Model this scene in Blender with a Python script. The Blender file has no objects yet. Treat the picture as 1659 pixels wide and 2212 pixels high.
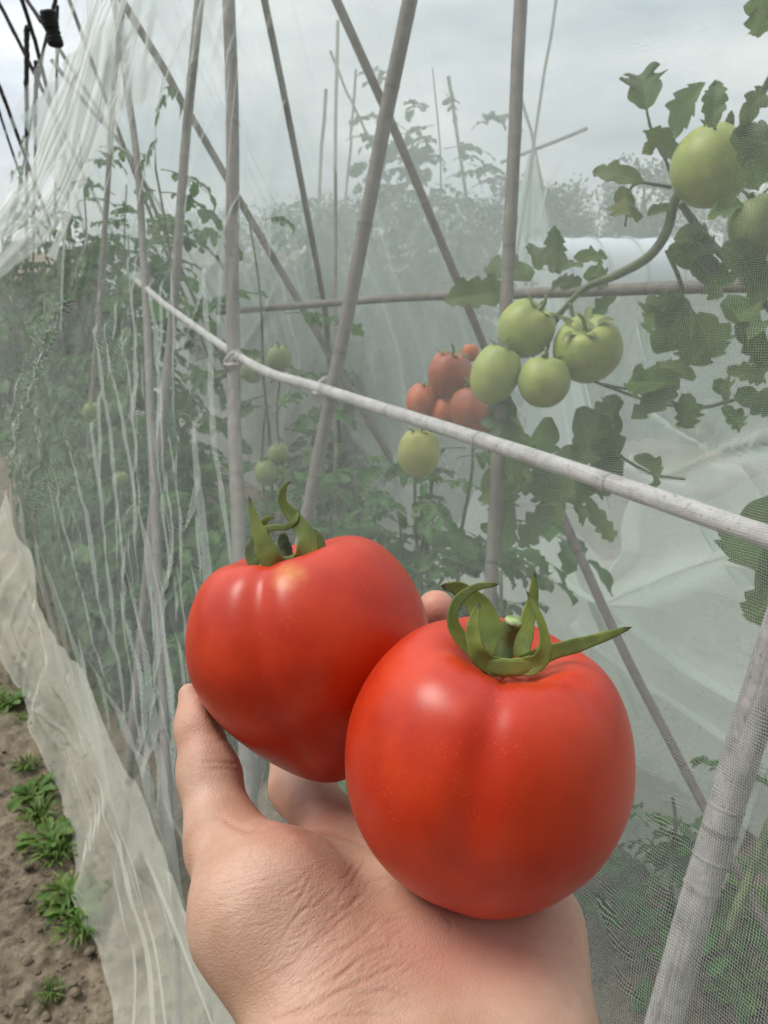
import bpy, math, random
import numpy as np
from mathutils import Vector
sc = bpy.context.scene
col = sc.collection
RNG = np.random.default_rng(11)
random.seed(5)

# ---------------------------------------------------------------- camera
CAM_H = 1.4
PITCH = math.radians(18.8)
FPX, CX, CY = 1662.0, 829.5, 1106.0
cd = bpy.data.cameras.new("camera"); cam = bpy.data.objects.new("camera", cd); col.objects.link(cam)
cam.location = (0, 0, CAM_H); cam.rotation_euler = (math.pi/2 - PITCH, 0, 0)
cd.sensor_fit = 'VERTICAL'; cd.sensor_height = 34.6; cd.sensor_width = 25.95; cd.lens = 26.0
cd.clip_start = 0.01; cd.clip_end = 2000
cd.dof.use_dof = True; cd.dof.focus_distance = 0.27; cd.dof.aperture_fstop = 30
sc.camera = cam
# ---------------------------------------------------------------- world, sun, exposure
SUN_EL, SUN_AZ = math.radians(56), math.radians(-86)     # azimuth from +Y towards +X
w = bpy.data.worlds.new("World"); sc.world = w; w.use_nodes = True
nt = w.node_tree; nt.nodes.clear(); N = nt.nodes.new; LK = nt.links.new
wo = N('ShaderNodeOutputWorld'); bg1 = N('ShaderNodeBackground'); bg2 = N('ShaderNodeBackground'); mx = N('ShaderNodeMixShader')
sky = N('ShaderNodeTexSky'); sky.sky_type = 'NISHITA'; sky.sun_disc = False
sky.sun_elevation = SUN_EL; sky.sun_rotation = SUN_AZ
LK(sky.outputs[0], bg1.inputs[0]); bg1.inputs[1].default_value = 0.10
tc = N('ShaderNodeTexCoord'); mp = N('ShaderNodeMapping'); mp.inputs['Scale'].default_value = (1.3, 1.3, 4.2)
nz = N('ShaderNodeTexNoise'); nz.inputs['Scale'].default_value = 2.6; nz.inputs['Detail'].default_value = 6; nz.inputs['Roughness'].default_value = .55
LK(tc.outputs['Generated'], mp.inputs[0]); LK(mp.outputs[0], nz.inputs['Vector'])
cr = N('ShaderNodeValToRGB'); e = cr.color_ramp.elements
e[0].position = .32; e[0].color = (.46, .53, .60, 1); e[1].position = .68; e[1].color = (.96, .98, .98, 1)
LK(nz.outputs[0], cr.inputs[0]); LK(cr.outputs[0], bg2.inputs[0])
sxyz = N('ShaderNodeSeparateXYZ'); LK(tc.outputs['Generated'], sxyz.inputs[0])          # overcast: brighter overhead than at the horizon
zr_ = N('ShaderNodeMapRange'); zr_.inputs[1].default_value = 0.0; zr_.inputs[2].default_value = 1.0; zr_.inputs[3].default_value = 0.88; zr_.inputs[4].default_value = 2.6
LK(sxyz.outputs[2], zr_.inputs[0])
yr_ = N('ShaderNodeMapRange'); yr_.inputs[1].default_value = -0.9; yr_.inputs[2].default_value = 0.35; yr_.inputs[3].default_value = 0.12; yr_.inputs[4].default_value = 1.0   # dimming added behind the camera, in place of a body blocking the light
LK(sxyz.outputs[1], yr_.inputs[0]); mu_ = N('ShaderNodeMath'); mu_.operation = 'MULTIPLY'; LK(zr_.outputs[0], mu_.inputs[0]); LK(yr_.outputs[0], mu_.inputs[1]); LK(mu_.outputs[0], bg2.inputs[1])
mx.inputs[0].default_value = 0.86
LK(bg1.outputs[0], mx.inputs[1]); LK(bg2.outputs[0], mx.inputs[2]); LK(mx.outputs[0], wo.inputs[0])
sl = bpy.data.lights.new("sun", 'SUN'); sl.energy = 2.5; sl.angle = math.radians(27); sl.color = (1, .955, .88)
so = bpy.data.objects.new("sun", sl); col.objects.link(so)
sdir = Vector((math.sin(SUN_AZ)*math.cos(SUN_EL), math.cos(SUN_AZ)*math.cos(SUN_EL), math.sin(SUN_EL)))
so.rotation_euler = sdir.to_track_quat('Z', 'Y').to_euler(); so.location = (-3, 1, 6)
sc.view_settings.view_transform = 'Standard'; sc.view_settings.look = 'None'
sc.view_settings.exposure = 0.12; sc.view_settings.gamma = 1.0
sc.render.engine = 'CYCLES'
sc.cycles.use_denoising = True
sc.cycles.max_bounces = 8; sc.cycles.transparent_max_bounces = 24; sc.cycles.diffuse_bounces = 4
sc.cycles.caustics_reflective = False; sc.cycles.caustics_refractive = False

# ---------------------------------------------------------------- geometry of the place
cp, sp_ = math.cos(PITCH), math.sin(PITCH)
def ray(x, y):
    u = (x-CX)/FPX; v = (CY-y)/FPX
    return np.array([u, cp + v*sp_, -sp_ + v*cp])
def P3(x, y, d): return np.array([0, 0, CAM_H]) + ray(x, y)*d
def C2W(c):                                      # camera-space (right, up, forward) -> world
    c = np.asarray(c, float)
    return np.stack([c[..., 0], cp*c[..., 2] + sp_*c[..., 1], CAM_H - sp_*c[..., 2] + cp*c[..., 1]], -1)
def CC(x, y, d): return np.array([(x-CX)/FPX*d, (CY-y)/FPX*d, d])
ROW = math.radians(30.5)                          # the bean-row tunnel runs away to the left
RV = np.array([-math.sin(ROW), math.cos(ROW), 0]); NV = np.array([math.cos(ROW), math.sin(ROW), 0])
def perpS(z): return .07 + .395*np.minimum(z, 1.19) + .25*np.maximum(z-1.19, 0)    # slanting front face
def perpF(z): return perpS(np.maximum(z, .45))                                     # inner sheet hangs straight below .45
def perpB(z): return 1.86 - .36*z - .55*np.maximum(0, .7-z)
def hit(x, y, f):
    r = ray(x, y); rp = float(r @ NV); a, b = .05, 14.
    g = lambda d: rp*d - f(CAM_H + r[2]*d)
    sa = g(a)
    if sa*g(b) > 0: return b
    for _ in range(50):
        m = (a+b)/2
        if g(m)*sa > 0: a = m
        else: b = m
    return (a+b)/2
def PF(x, y, off=0.): return P3(x, y, hit(x, y, lambda z: perpF(z)+off))
def PS(x, y, off=0.): return P3(x, y, hit(x, y, lambda z: perpS(z)+off))
def PB(x, y, off=0.): return P3(x, y, hit(x, y, lambda z: perpB(z)+off))
def PG(x, y):
    r = ray(x, y); return P3(x, y, -CAM_H/r[2])
def sz(p): return np.array([p @ RV, p[2]])
def depth(p): return float(p[1]*cp - (p[2]-CAM_H)*sp_)

# ---------------------------------------------------------------- numpy noise
def _h(ix, iy, iz):
    n = (ix*374761393 + iy*668265263 + iz*2147483647 + 1013904223) & 0xffffffff
    n = ((n ^ (n >> 13))*1274126177) & 0xffffffff
    return ((n ^ (n >> 16)) & 0xffff)/65535.0
def vnoise(p):
    p = np.asarray(p, float); i = np.floor(p).astype(np.int64); f = p-i; f = f*f*(3-2*f); out = 0
    for dx in (0, 1):
        for dy in (0, 1):
            for dz in (0, 1):
                wgt = (f[..., 0] if dx else 1-f[..., 0])*(f[..., 1] if dy else 1-f[..., 1])*(f[..., 2] if dz else 1-f[..., 2])
                out = out + wgt*_h(i[..., 0]+dx, i[..., 1]+dy, i[..., 2]+dz)
    return out*2-1
def fbm(p, o=4):
    s = 0; a = 1.; p = np.asarray(p, float)
    for k in range(o): s = s + a*vnoise(p*2**k + 17.3*k); a *= .5
    return s

# ---------------------------------------------------------------- mesh helpers
def link(name, me, mat=None, parent=None, smooth=True):
    o = bpy.data.objects.new(name, me); col.objects.link(o)
    if mat: me.materials.append(mat)
    if smooth and len(me.polygons): me.polygons.foreach_set('use_smooth', np.ones(len(me.polygons), bool))
    if parent: o.parent = parent
    return o
def qmesh(name, v, q, uv=None, attrs=None):
    v = np.asarray(v, np.float32); q = np.asarray(q, np.int32)
    me = bpy.data.meshes.new(name)
    me.vertices.add(len(v)); me.vertices.foreach_set('co', v.ravel())
    me.loops.add(q.size); me.loops.foreach_set('vertex_index', q.ravel())
    me.polygons.add(len(q)); me.polygons.foreach_set('loop_start', np.arange(0, q.size, 4, dtype=np.int32))
    if uv is not None:
        l = me.uv_layers.new(name='UVMap'); l.data.foreach_set('uv', np.asarray(uv, np.float32)[q.ravel()].ravel())
    for k, a in (attrs or {}).items():
        at = me.attributes.new(k, 'FLOAT', 'POINT'); at.data.foreach_set('value', np.asarray(a, np.float32))
    me.update(calc_edges=True); me.validate()
    return me
class MB:
    def __init__(s): s.v = []; s.q = []; s.uv = []; s.n = 0; s.t = []
    def add(s, v, q, uv, t=0.):
        s.v.append(v); s.q.append(np.asarray(q)+s.n); s.uv.append(uv); s.t.append(np.full(len(v), t)); s.n += len(v)
    def mesh(s, name): return qmesh(name, np.concatenate(s.v), np.concatenate(s.q), np.concatenate(s.uv), {'tint': np.concatenate(s.t)})
    def build(s, name, mat, parent=None, origin=None):
        if origin is not None: s.v = [v-np.asarray(origin) for v in s.v]
        return link(name, s.mesh(name), mat, parent)
def gridq(nu, nv, wrap=False):
    i = np.arange(nu-1)[:, None]; j = np.arange(nv if wrap else nv-1)[None, :]; j2 = (j+1) % nv
    return np.stack([i*nv+j, (i+1)*nv+j, (i+1)*nv+j2, i*nv+j2], -1).reshape(-1, 4)
def catmull(pts, n):
    pts = np.asarray(pts, float)
    if len(pts) == 2: t = np.linspace(0, 1, n)[:, None]; return pts[0]*(1-t)+pts[1]*t
    P = np.vstack([2*pts[0]-pts[1], pts, 2*pts[-1]-pts[-2]]); m = len(pts)-1
    T = np.linspace(0, m, n); k = np.minimum(T.astype(int), m-1); t = (T-k)[:, None]
    a, b, c, d = P[k], P[k+1], P[k+2], P[k+3]
    return .5*(2*b+(c-a)*t+(2*a-5*b+4*c-d)*t*t+(-a+3*b-3*c+d)*t**3)
def unit(a): return a/np.maximum(np.linalg.norm(a, axis=-1, keepdims=True), 1e-9)
def tube(pts, rad, ns=10, n=None, cap=True, flat=1.0):
    pts = np.asarray(pts, float); n = n or len(pts)
    c = catmull(pts, n); r = np.interp(np.linspace(0, 1, n), np.linspace(0, 1, len(np.atleast_1d(rad))), np.atleast_1d(rad)) if np.ndim(rad) else np.full(n, rad)
    t = unit(np.gradient(c, axis=0)); ref = np.array([.31, .17, .93])
    if abs(t[0] @ ref) > .93: ref = np.array([1., .2, 0])
    a = np.zeros_like(c); p = ref
    for i in range(n):
        p = p - (p @ t[i])*t[i]; p = p/max(np.linalg.norm(p), 1e-9); a[i] = p
    b = np.cross(t, a)
    if cap:
        c = np.vstack([c[:1], c, c[-1:]]); a = np.vstack([a[:1], a, a[-1:]]); b = np.vstack([b[:1], b, b[-1:]]); r = np.concatenate([[r[0]*.02], r, [r[-1]*.02]])
    L = np.concatenate([[0], np.cumsum(np.linalg.norm(np.diff(c, axis=0), axis=1))])
    th = np.linspace(0, 2*np.pi, ns, endpoint=False)
    v = c[:, None]+r[:, None, None]*(np.cos(th)[None, :, None]*a[:, None]+flat*np.sin(th)[None, :, None]*b[:, None])
    uv = np.stack(np.broadcast_arrays((np.abs(np.linspace(-1, 1, ns)))[None, :]*.05, L[:, None]), -1)
    return v.reshape(-1, 3), gridq(len(c), ns, True), uv.reshape(-1, 2)
def tag(o, label, cat, group=None, kind=None):
    if label: o['label'] = label
    if cat: o['category'] = cat
    if group: o['group'] = group
    if kind: o['kind'] = kind
    return o
def empty(name, loc):
    o = bpy.data.objects.new(name, None); col.objects.link(o); o.location = loc; o.empty_display_size = .05; return o

# ---------------------------------------------------------------- materials
class M:
    def __init__(s, name):
        s.m = bpy.data.materials.new(name); s.m.use_nodes = True; s.t = s.m.node_tree; s.t.nodes.clear()
        s.out = s.n('ShaderNodeOutputMaterial')
    def n(s, ty, **k):
        nd = s.t.nodes.new(ty)
        for a, b in k.items(): setattr(nd, a, b)
        return nd
    def l(s, a, b): s.t.links.new(a, b)
    def put(s, sock, val):
        if hasattr(val, 'is_output'): s.l(val, sock)
        else: sock.default_value = val
    def math(s, op, a, b=0., c=None):
        nd = s.n('ShaderNodeMath', operation=op); s.put(nd.inputs[0], a); s.put(nd.inputs[1], b)
        if c is not None: s.put(nd.inputs[2], c)
        return nd.outputs[0]
    def mix(s, f, a, b):
        nd = s.n('ShaderNodeMix', data_type='RGBA'); s.put(nd.inputs[0], f); s.put(nd.inputs[6], a if hasattr(a, 'is_output') else (*a, 1)); s.put(nd.inputs[7], b if hasattr(b, 'is_output') else (*b, 1)); return nd.outputs[2]
    def noise(s, vec, scale, detail=3, rough=.5):
        nd = s.n('ShaderNodeTexNoise'); nd.inputs['Scale'].default_value = scale; nd.inputs['Detail'].default_value = detail; nd.inputs['Roughness'].default_value = rough
        if vec is not None: s.l(vec, nd.inputs['Vector'])
        return nd.outputs[0]
    def ramp(s, f, *st):
        nd = s.n('ShaderNodeValToRGB'); e = nd.color_ramp.elements
        while len(e) < len(st): e.new(.5)
        for k, (p, c) in enumerate(st): e[k].position = p; e[k].color = (*c, 1) if len(c) == 3 else c
        s.l(f, nd.inputs[0]); return nd.outputs[0]
    def mrange(s, f, a, b, c=0., d=1., smooth=True):
        nd = s.n('ShaderNodeMapRange'); nd.clamp = True
        if smooth: nd.interpolation_type = 'SMOOTHSTEP'
        s.l(f, nd.inputs[0])
        for k, x in enumerate((a, b, c, d)): nd.inputs[k+1].default_value = x
        return nd.outputs[0]
    def mapping(s, vec, scale=(1, 1, 1), rot=(0, 0, 0)):
        nd = s.n('ShaderNodeMapping'); nd.inputs['Scale'].default_value = scale; nd.inputs['Rotation'].default_value = rot; s.l(vec, nd.inputs[0]); return nd.outputs[0]
    def coord(s, k='Object'): return s.n('ShaderNodeTexCoord').outputs[k]
    def attr(s, nm): return s.n('ShaderNodeAttribute', attribute_name=nm).outputs['Fac']
    def bump(s, h, strength=.5, dist=.001, normal=None):
        nd = s.n('ShaderNodeBump'); nd.inputs['Strength'].default_value = strength; nd.inputs['Distance'].default_value = dist; s.l(h, nd.inputs['Height'])
        if normal is not None: s.l(normal, nd.inputs['Normal'])
        return nd.outputs[0]
    def bsdf(s, color, rough=.6, normal=None, **k):
        nd = s.n('ShaderNodeBsdfPrincipled'); s.put(nd.inputs['Base Color'], color if hasattr(color, 'is_output') else (*color, 1)); s.put(nd.inputs['Roughness'], rough)
        if normal is not None: s.l(normal, nd.inputs['Normal'])
        for a, b in k.items(): s.put(nd.inputs[a.replace('_', ' ')], b)
        return nd
    def fin(s, sh): s.l(sh.outputs[0] if hasattr(sh, 'outputs') else sh, s.out.inputs[0]); return s.m

def net_mat(name, pitch, cover, colr, through=.42):
    m = M(name); uv = m.coord('UV')
    wob = m.n('ShaderNodeTexNoise'); wob.inputs['Scale'].default_value = 9; wob.inputs['Detail'].default_value = 3; m.l(uv, wob.inputs['Vector'])
    sc_ = m.n('ShaderNodeVectorMath', operation='MULTIPLY_ADD'); m.l(wob.outputs['Color'], sc_.inputs[0]); sc_.inputs[1].default_value = (.022, .022, 0); m.l(uv, sc_.inputs[2])
    wob2 = m.n('ShaderNodeTexNoise'); wob2.inputs['Scale'].default_value = 160; wob2.inputs['Detail'].default_value = 1; m.l(uv, wob2.inputs['Vector'])
    sc2 = m.n('ShaderNodeVectorMath', operation='MULTIPLY_ADD'); m.l(wob2.outputs['Color'], sc2.inputs[0]); sc2.inputs[1].default_value = (.0011, .0011, 0); m.l(sc_.outputs[0], sc2.inputs[2])
    sx = m.n('ShaderNodeSeparateXYZ'); m.l(sc2.outputs[0], sx.inputs[0])
    geo = m.n('ShaderNodeNewGeometry'); dt = m.n('ShaderNodeVectorMath', operation='DOT_PRODUCT')
    m.l(geo.outputs['Incoming'], dt.inputs[0]); m.l(geo.outputs['Normal'], dt.inputs[1])
    cs = m.math('MAXIMUM', m.math('ABSOLUTE', dt.outputs['Value']), .12)
    wid = m.math('MINIMUM', m.math('DIVIDE', cover, m.math('POWER', cs, .3)), .7)      # threads are round: seen edge-on they close up
    th = []
    for ax in (0, 1):
        fr = m.math('FRACT', m.math('DIVIDE', sx.outputs[ax], pitch))
        th.append(m.math('LESS_THAN', fr, wid))
    mask = m.math('MAXIMUM', th[0], th[1])
    df = m.n('ShaderNodeBsdfDiffuse'); df.inputs[0].default_value = (*colr, 1)
    tl = m.n('ShaderNodeBsdfTranslucent'); tl.inputs[0].default_value = (*colr, 1)
    ms = m.n('ShaderNodeMixShader'); ms.inputs[0].default_value = through; m.l(df.outputs[0], ms.inputs[1]); m.l(tl.outputs[0], ms.inputs[2])
    tr = m.n('ShaderNodeBsdfTransparent'); mm = m.n('ShaderNodeMixShader'); m.l(mask, mm.inputs[0]); m.l(tr.outputs[0], mm.inputs[1]); m.l(ms.outputs[0], mm.inputs[2])
    return m.fin(mm)
NET = net_mat('net_mesh', .0020, .074, (.79, .84, .80))
NET_BACK = net_mat('net_mesh_back', .0017, .25, (.76, .85, .79), .58)
NET_BAND = net_mat('net_mesh_bunched', .0016, .22, (.84, .86, .83), .5)
NET_SKIRT = net_mat('net_mesh_hem', .0016, .175, (.87, .87, .76))

def bamboo_mat(name, c0, c1, c2, speck=.0):
    m = M(name); uv = m.coord('UV'); ob = m.coord('Object')
    st = m.noise(m.mapping(uv, (300, 14, 1)), 1, 4, .6); n2 = m.noise(ob, 55, 5, .65)
    f = m.math('ADD', m.math('MULTIPLY', st, .5), m.math('MULTIPLY', n2, .5))
    c = m.ramp(f, (.34, c0), (.5, c1), (.66, c2))
    sx = m.n('ShaderNodeSeparateXYZ'); m.l(uv, sx.inputs[0])
    fr = m.math('ABSOLUTE', m.math('SUBTRACT', m.math('FRACT', m.math('DIVIDE', sx.outputs[1], .21)), .5))
    ring = m.math('MULTIPLY', m.mrange(fr, .486, .494), .55)
    c = m.mix(ring, c, tuple(x*.35 for x in c0))
    sp = m.noise(ob, 240, 3, .6); c = m.mix(m.math('MULTIPLY', m.mrange(sp, .58, .70), speck), c, (.10, .09, .085))
    n = m.bump(f, .5, .0008)
    return m.fin(m.bsdf(c, .72, n))
BAM = bamboo_mat('weathered_bamboo', (.095, .083, .068), (.165, .148, .127), (.25, .23, .20), .5)
BAM_RAIL = bamboo_mat('bleached_bamboo', (.24, .228, .215), (.42, .405, .39), (.56, .545, .53), .8)
BAM_BACKLIT = bamboo_mat('backlit_bamboo', (.035, .03, .028), (.06, .052, .05), (.09, .08, .075), .2)  # backlit look put into the colour of these bamboo poles
BAM_TAN = bamboo_mat('tan_cane', (.22, .19, .13), (.33, .29, .2), (.42, .38, .28), .3)

def leaf_mat(name, c0, c1, yellow=(.30, .26, .05), trans=.35):
    m = M(name); uv = m.coord('UV'); ob = m.coord('Object')
    t = m.attr('tint'); n = m.noise(ob, 28, 4, .6)
    c = m.mix(m.mrange(n, .3, .7), c0, c1); c = m.mix(t, c, yellow)
    sx = m.n('ShaderNodeSeparateXYZ'); m.l(uv, sx.inputs[0])
    av = m.math('ABSOLUTE', sx.outputs[1])
    mid = m.mrange(av, .10, .02)
    side = m.math('ABSOLUTE', m.math('SUBTRACT', m.math('FRACT', m.math('MULTIPLY', m.math('SUBTRACT', sx.outputs[0], m.math('MULTIPLY', av, .16)), 7)), .5))
    sv = m.mrange(side, .09, .02)
    vein = m.math('MAXIMUM', mid, m.math('MULTIPLY', sv, .6))
    c = m.mix(m.math('MULTIPLY', vein, .45), c, tuple(x*2.1 for x in c1))
    b = m.bump(m.math('SUBTRACT', m.noise(ob, 160, 2), m.math('MULTIPLY', vein, .7)), .5, .0015)
    p = m.bsdf(c, .5, b); p.inputs['Specular IOR Level'].default_value = .35
    tl = m.n('ShaderNodeBsdfTranslucent'); m.l(m.mix(.6, c, tuple(x*2 for x in c1)), tl.inputs[0]); m.l(b, tl.inputs['Normal'])
    ms = m.n('ShaderNodeMixShader'); ms.inputs[0].default_value = trans; m.l(p.outputs[0], ms.inputs[1]); m.l(tl.outputs[0], ms.inputs[2])
    return m.fin(ms)
LEAF = leaf_mat('tomato_leaf', (.04, .085, .026), (.085, .145, .04), trans=.45)
LEAF_LIGHT = leaf_mat('tomato_leaf_light', (.065, .125, .04), (.125, .195, .058), trans=.5)
LEAF_FAR = leaf_mat('tomato_leaf_far', (.026, .085, .018), (.065, .165, .036))  # more saturated green for the plants along the row
LEAF_PALE = leaf_mat('tomato_leaf_pale', (.08, .12, .06), (.13, .19, .08))
LEAF_TREE = leaf_mat('tree_leaf', (.03, .058, .03), (.065, .105, .05))
GRASS = leaf_mat('grass_blade', (.05, .12, .02), (.11, .21, .035), (.34, .30, .13))
def stem_mat(name, c0, c1):
    m = M(name); n = m.noise(m.coord('Object'), 60, 4)
    return m.fin(m.bsdf(m.mix(m.mrange(n, .35, .65), c0, c1), .6, m.bump(n, .4, .001)))
STEM = stem_mat('vine_stem', (.06, .085, .03), (.13, .16, .065))
BARK = stem_mat('tree_bark', (.07, .06, .05), (.12, .105, .09))
def calyx_mat():
    m = M('calyx_green'); ob = m.coord('Object'); n = m.noise(ob, 320, 4, .6); n2 = m.noise(ob, 80, 2)
    c = m.mix(m.mrange(n2, .35, .65), (.12, .17, .028), (.25, .31, .055)); c = m.mix(m.math('MULTIPLY', m.mrange(n, .55, .7), .5), c, (.30, .30, .10))
    c = m.mix(m.attr('tint'), c, (.035, .055, .02))
    sx = m.n('ShaderNodeSeparateXYZ'); uv = m.coord('UV'); m.l(uv, sx.inputs[0]); c = m.mix(m.mrange(m.math('ADD', sx.outputs[0], m.math('MULTIPLY', n2, .06)), .93, 1.01), c, (.07, .045, .02))
    n = m.math('ADD', m.math('MULTIPLY', n, .5), m.noise(m.mapping(uv, (3, 9, 1)), 2, 3))
    return m.fin(m.bsdf(c, .55, m.bump(n, .6, .0006), Subsurface_Weight=.08, Subsurface_Radius=(.002, .003, .001), Subsurface_Scale=.5))
CALYX = calyx_mat()
m = M('cut_stem_end'); n = m.noise(m.coord('Object'), 500, 3); CUT = m.fin(m.bsdf(m.mix(m.mrange(n, .4, .6), (.14, .24, .06), (.35, .42, .18)), .6))
m = M('shaded_stem'); n = m.noise(m.coord('Object'), 300, 3); DARKSTEM = m.fin(m.bsdf(m.mix(m.mrange(n, .4, .65), (.03, .04, .016), (.075, .09, .035)), .7, m.bump(n, .6, .0008)))  # stub coloured near-black for the shade inside the calyx

def tomato_mat(name, red, deep, shoulder, fade, rough=.33, speck=True, spots=()):
    m = M(name); ob = m.coord('Object'); top = m.attr('shoulder')
    n = m.noise(ob, 38, 3, .55); c = m.mix(m.mrange(n, .3, .7), deep, red)
    c = m.mix(m.math('MULTIPLY', m.mrange(m.math('ADD', top, m.math('MULTIPLY', m.math('SUBTRACT', n, .5), .35)), fade[0], fade[1]), .85), c, shoulder)
    if speck:
        vn = m.n('ShaderNodeTexVoronoi'); vn.inputs['Scale'].default_value = 900; m.l(ob, vn.inputs['Vector'])
        sel = m.math('MULTIPLY', m.mrange(vn.outputs['Distance'], .26, .12), m.mrange(m.noise(ob, 120, 4), .42, .66))
        c = m.mix(m.math('MULTIPLY', sel, .32), c, tuple(min(1, x*1.7+.07) for x in red))
    for (p, r, cc, soft) in spots:
        dd = m.n('ShaderNodeVectorMath', operation='DISTANCE'); m.l(ob, dd.inputs[0]); dd.inputs[1].default_value = p
        nn = m.math('ADD', dd.outputs['Value'], m.math('MULTIPLY', m.math('SUBTRACT', m.noise(ob, 260, 2), .5), r*.5))
        c = m.mix(m.mrange(nn, r, r*soft), c, cc)
    b = m.bump(m.noise(ob, 420, 2), .06, .0004)
    rg = m.math('ADD', rough, m.math('MULTIPLY', m.noise(ob, 60, 4), .12))
    return m.fin(m.bsdf(c, rg, b, Subsurface_Weight=.05, Subsurface_Radius=(.006, .0012, .0006), Subsurface_Scale=.6, Specular_IOR_Level=.42))

# ---------------------------------------------------------------- tomatoes
PROF = np.array([(0, .80), (.10, .79), (.22, .85), (.40, .945), (.57, .93), (.74, .815), (.88, .60), (.975, .32), (1.01, .02), (.945, -.33), (.79, -.63), (.58, -.86), (.36, -.985), (.16, -1.035), (0, -1.045)])
def tomato_mesh(name, R, axis, front, profile=PROF, creases=(), lobes=(), nu=150, nv=220, lump=.012, seed=0):
    """axis: towards the stem; front: reference direction for angle 0; angle grows to the right of it."""
    axis = unit(np.asarray(axis, float)); f = np.asarray(front, float); f = unit(f-(f @ axis)*axis); rt = np.cross(axis, f)
    pr = catmull(profile, nu); pr[0, 0] = 1e-4; pr[-1, 0] = 1e-4
    ph = np.linspace(-np.pi, np.pi, nv, endpoint=False)
    r = pr[:, 0][:, None]*np.ones(nv); h = pr[:, 1][:, None]*np.ones(nv); t = np.linspace(0, 1, nu)[:, None]
    topw = np.clip(1.15-t*1.75, 0, 1)*np.clip(t*6, 0, 1)
    for (a, depth_, sig, reach) in creases:
        d = (ph-a+np.pi) % (2*np.pi)-np.pi; wv = np.exp(-(d/sig)**2)[None]; wt = np.clip(1.1-t/reach, 0, 1)*np.clip(t*5, 0, 1)
        r = r*(1-depth_*wv*wt); h = h-depth_*.75*wv*wt*np.clip(1-t/.45, 0, 1)
    for (a, amp, sig, reach) in lobes:
        d = (ph-a+np.pi) % (2*np.pi)-np.pi; wv = np.exp(-(d/sig)**2)[None]; wt = np.clip(1.1-t/reach, 0, 1)*np.clip(t*4, 0, 1)
        r = r*(1+amp*wv*wt); h = h+amp*.8*wv*wt*np.clip(1-t/.5, 0, 1)
    v = R*(h[..., None]*axis+r[..., None]*(np.cos(ph)[None, :, None]*f+np.sin(ph)[None, :, None]*rt))
    v = v*(1+lump*fbm(v/R*1.4+seed*7.7, 2))[..., None]
    rr = np.sqrt(pr[:, 0]**2)[:, None]*np.ones(nv)
    sh = np.where(t < .5, 1-np.clip(rr, 0, 1), 0)
    return qmesh(name, v.reshape(-1, 3), gridq(nu, nv, True), np.stack(np.broadcast_arrays(ph[None], t), -1).reshape(-1, 2), {'shoulder': sh.ravel()})
VIEWF = np.array([0, -.95, .32])
def sepal(mb, pts, wid, thick=.00045, face=VIEWF, n=22, cup=.25, tint=0.):
    c = catmull(pts, n); t = unit(np.gradient(c, axis=0)); fc = np.asarray(face, float)
    side = unit(np.cross(t, fc)); nrm = unit(np.cross(side, t))
    s = np.linspace(0, 1, n); wd = np.interp(s, np.linspace(0, 1, len(wid)), wid)/2*1.2
    wd = wd*(1+.06*np.sin(s*23+pts[0][0]*900))
    th = np.linspace(0, 2*np.pi, 12, endpoint=False); x = np.cos(th); y = np.sin(th)
    v = c[:, None]+wd[:, None, None]*x[None, :, None]*side[:, None]+(thick*y[None, :, None]*np.minimum(1, wd[:, None, None]/.001)+cup*wd[:, None, None]*(x**2-.5)[None, :, None])*nrm[:, None]
    v[0] = c[0]+(v[0]-c[0])*.3; v[-1] = c[-1]+(v[-1]-c[-1])*.05
    uv = np.stack(np.broadcast_arrays(s[:, None], x[None]), -1)
    mb.add(v.reshape(-1, 3), gridq(n, 12, True), uv.reshape(-1, 2), tint)
    return mb

def cdir(a): return C2W(np.asarray(a, float))-C2W(np.zeros(3))
TD2, TR2 = .225, .0408
TD1, TR1 = .280, .0436
c2c = CC(1048, 1648, TD2); c1c = CC(675, 1422, TD1)
T2 = C2W(c2c); T1 = C2W(c1c)
VIEW = cdir((0, 0, -1))
# right-hand, larger tomato
t2 = empty('tomato', T2)
tag(t2, 'large ripe red tomato on the palm, its green star calyx splayed open to the right', 'tomato', 'ripe tomatoes held in the hand')
ax2 = cdir((.13, .93, -.34))
def loc2(x, y, d): return tuple(P3(x, y, d)-T2)
RED2 = tomato_mat('ripe_skin_large', (.55, .041, .006), (.42, .020, .003), (.62, .085, .010), (.50, .98), .29)
PROF2 = PROF*np.array([1, .945])
skin2 = link('skin', tomato_mesh('skin', TR2, ax2, VIEW, PROF2, creases=((-.22, .085, .15, .8), (.95, .06, .16, .42), (-1.5, .07, .24, .45), (2.3, .10, .3, .5), (-2.6, .06, .25, .5)),
                                 lobes=((-.85, .05, .42, .7), (.25, .04, .36, .6), (1.5, .03, .4, .6)), nu=200, nv=300, seed=2), RED2, t2)
dC = .2125
def S2(pts): return [P3(x, y, d)-T2 for x, y, d in pts]
mb = MB()
def sep_obj(parent, pts, wid, **k):
    b = MB(); sepal(b, pts, wid, **k); return b.build('sepal', CALYX, parent)
cal2 = MB()
sepal(cal2, S2([(1040, 1436, dC-.003), (1075, 1441, dC-.004), (1110, 1441, dC-.004), (1160, 1434, dC-.003)]), [.003, .0042, .0042, .003], thick=.0010)
cal2 = cal2.build('calyx', CALYX, t2)
sep_obj(cal2, S2([(1120, 1437, dC), (1180, 1412, dC-.001), (1265, 1388, dC-.002), (1366, 1354, dC-.004)]), [.0035, .0042, .0036, .0028, .0008], cup=.2)
sep_obj(cal2, S2([(1120, 1420, dC+.003), (1133, 1360, dC+.006), (1150, 1300, dC+.007), (1155, 1234, dC+.007)]), [.005, .0048, .0036, .0026, .0006])
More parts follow.
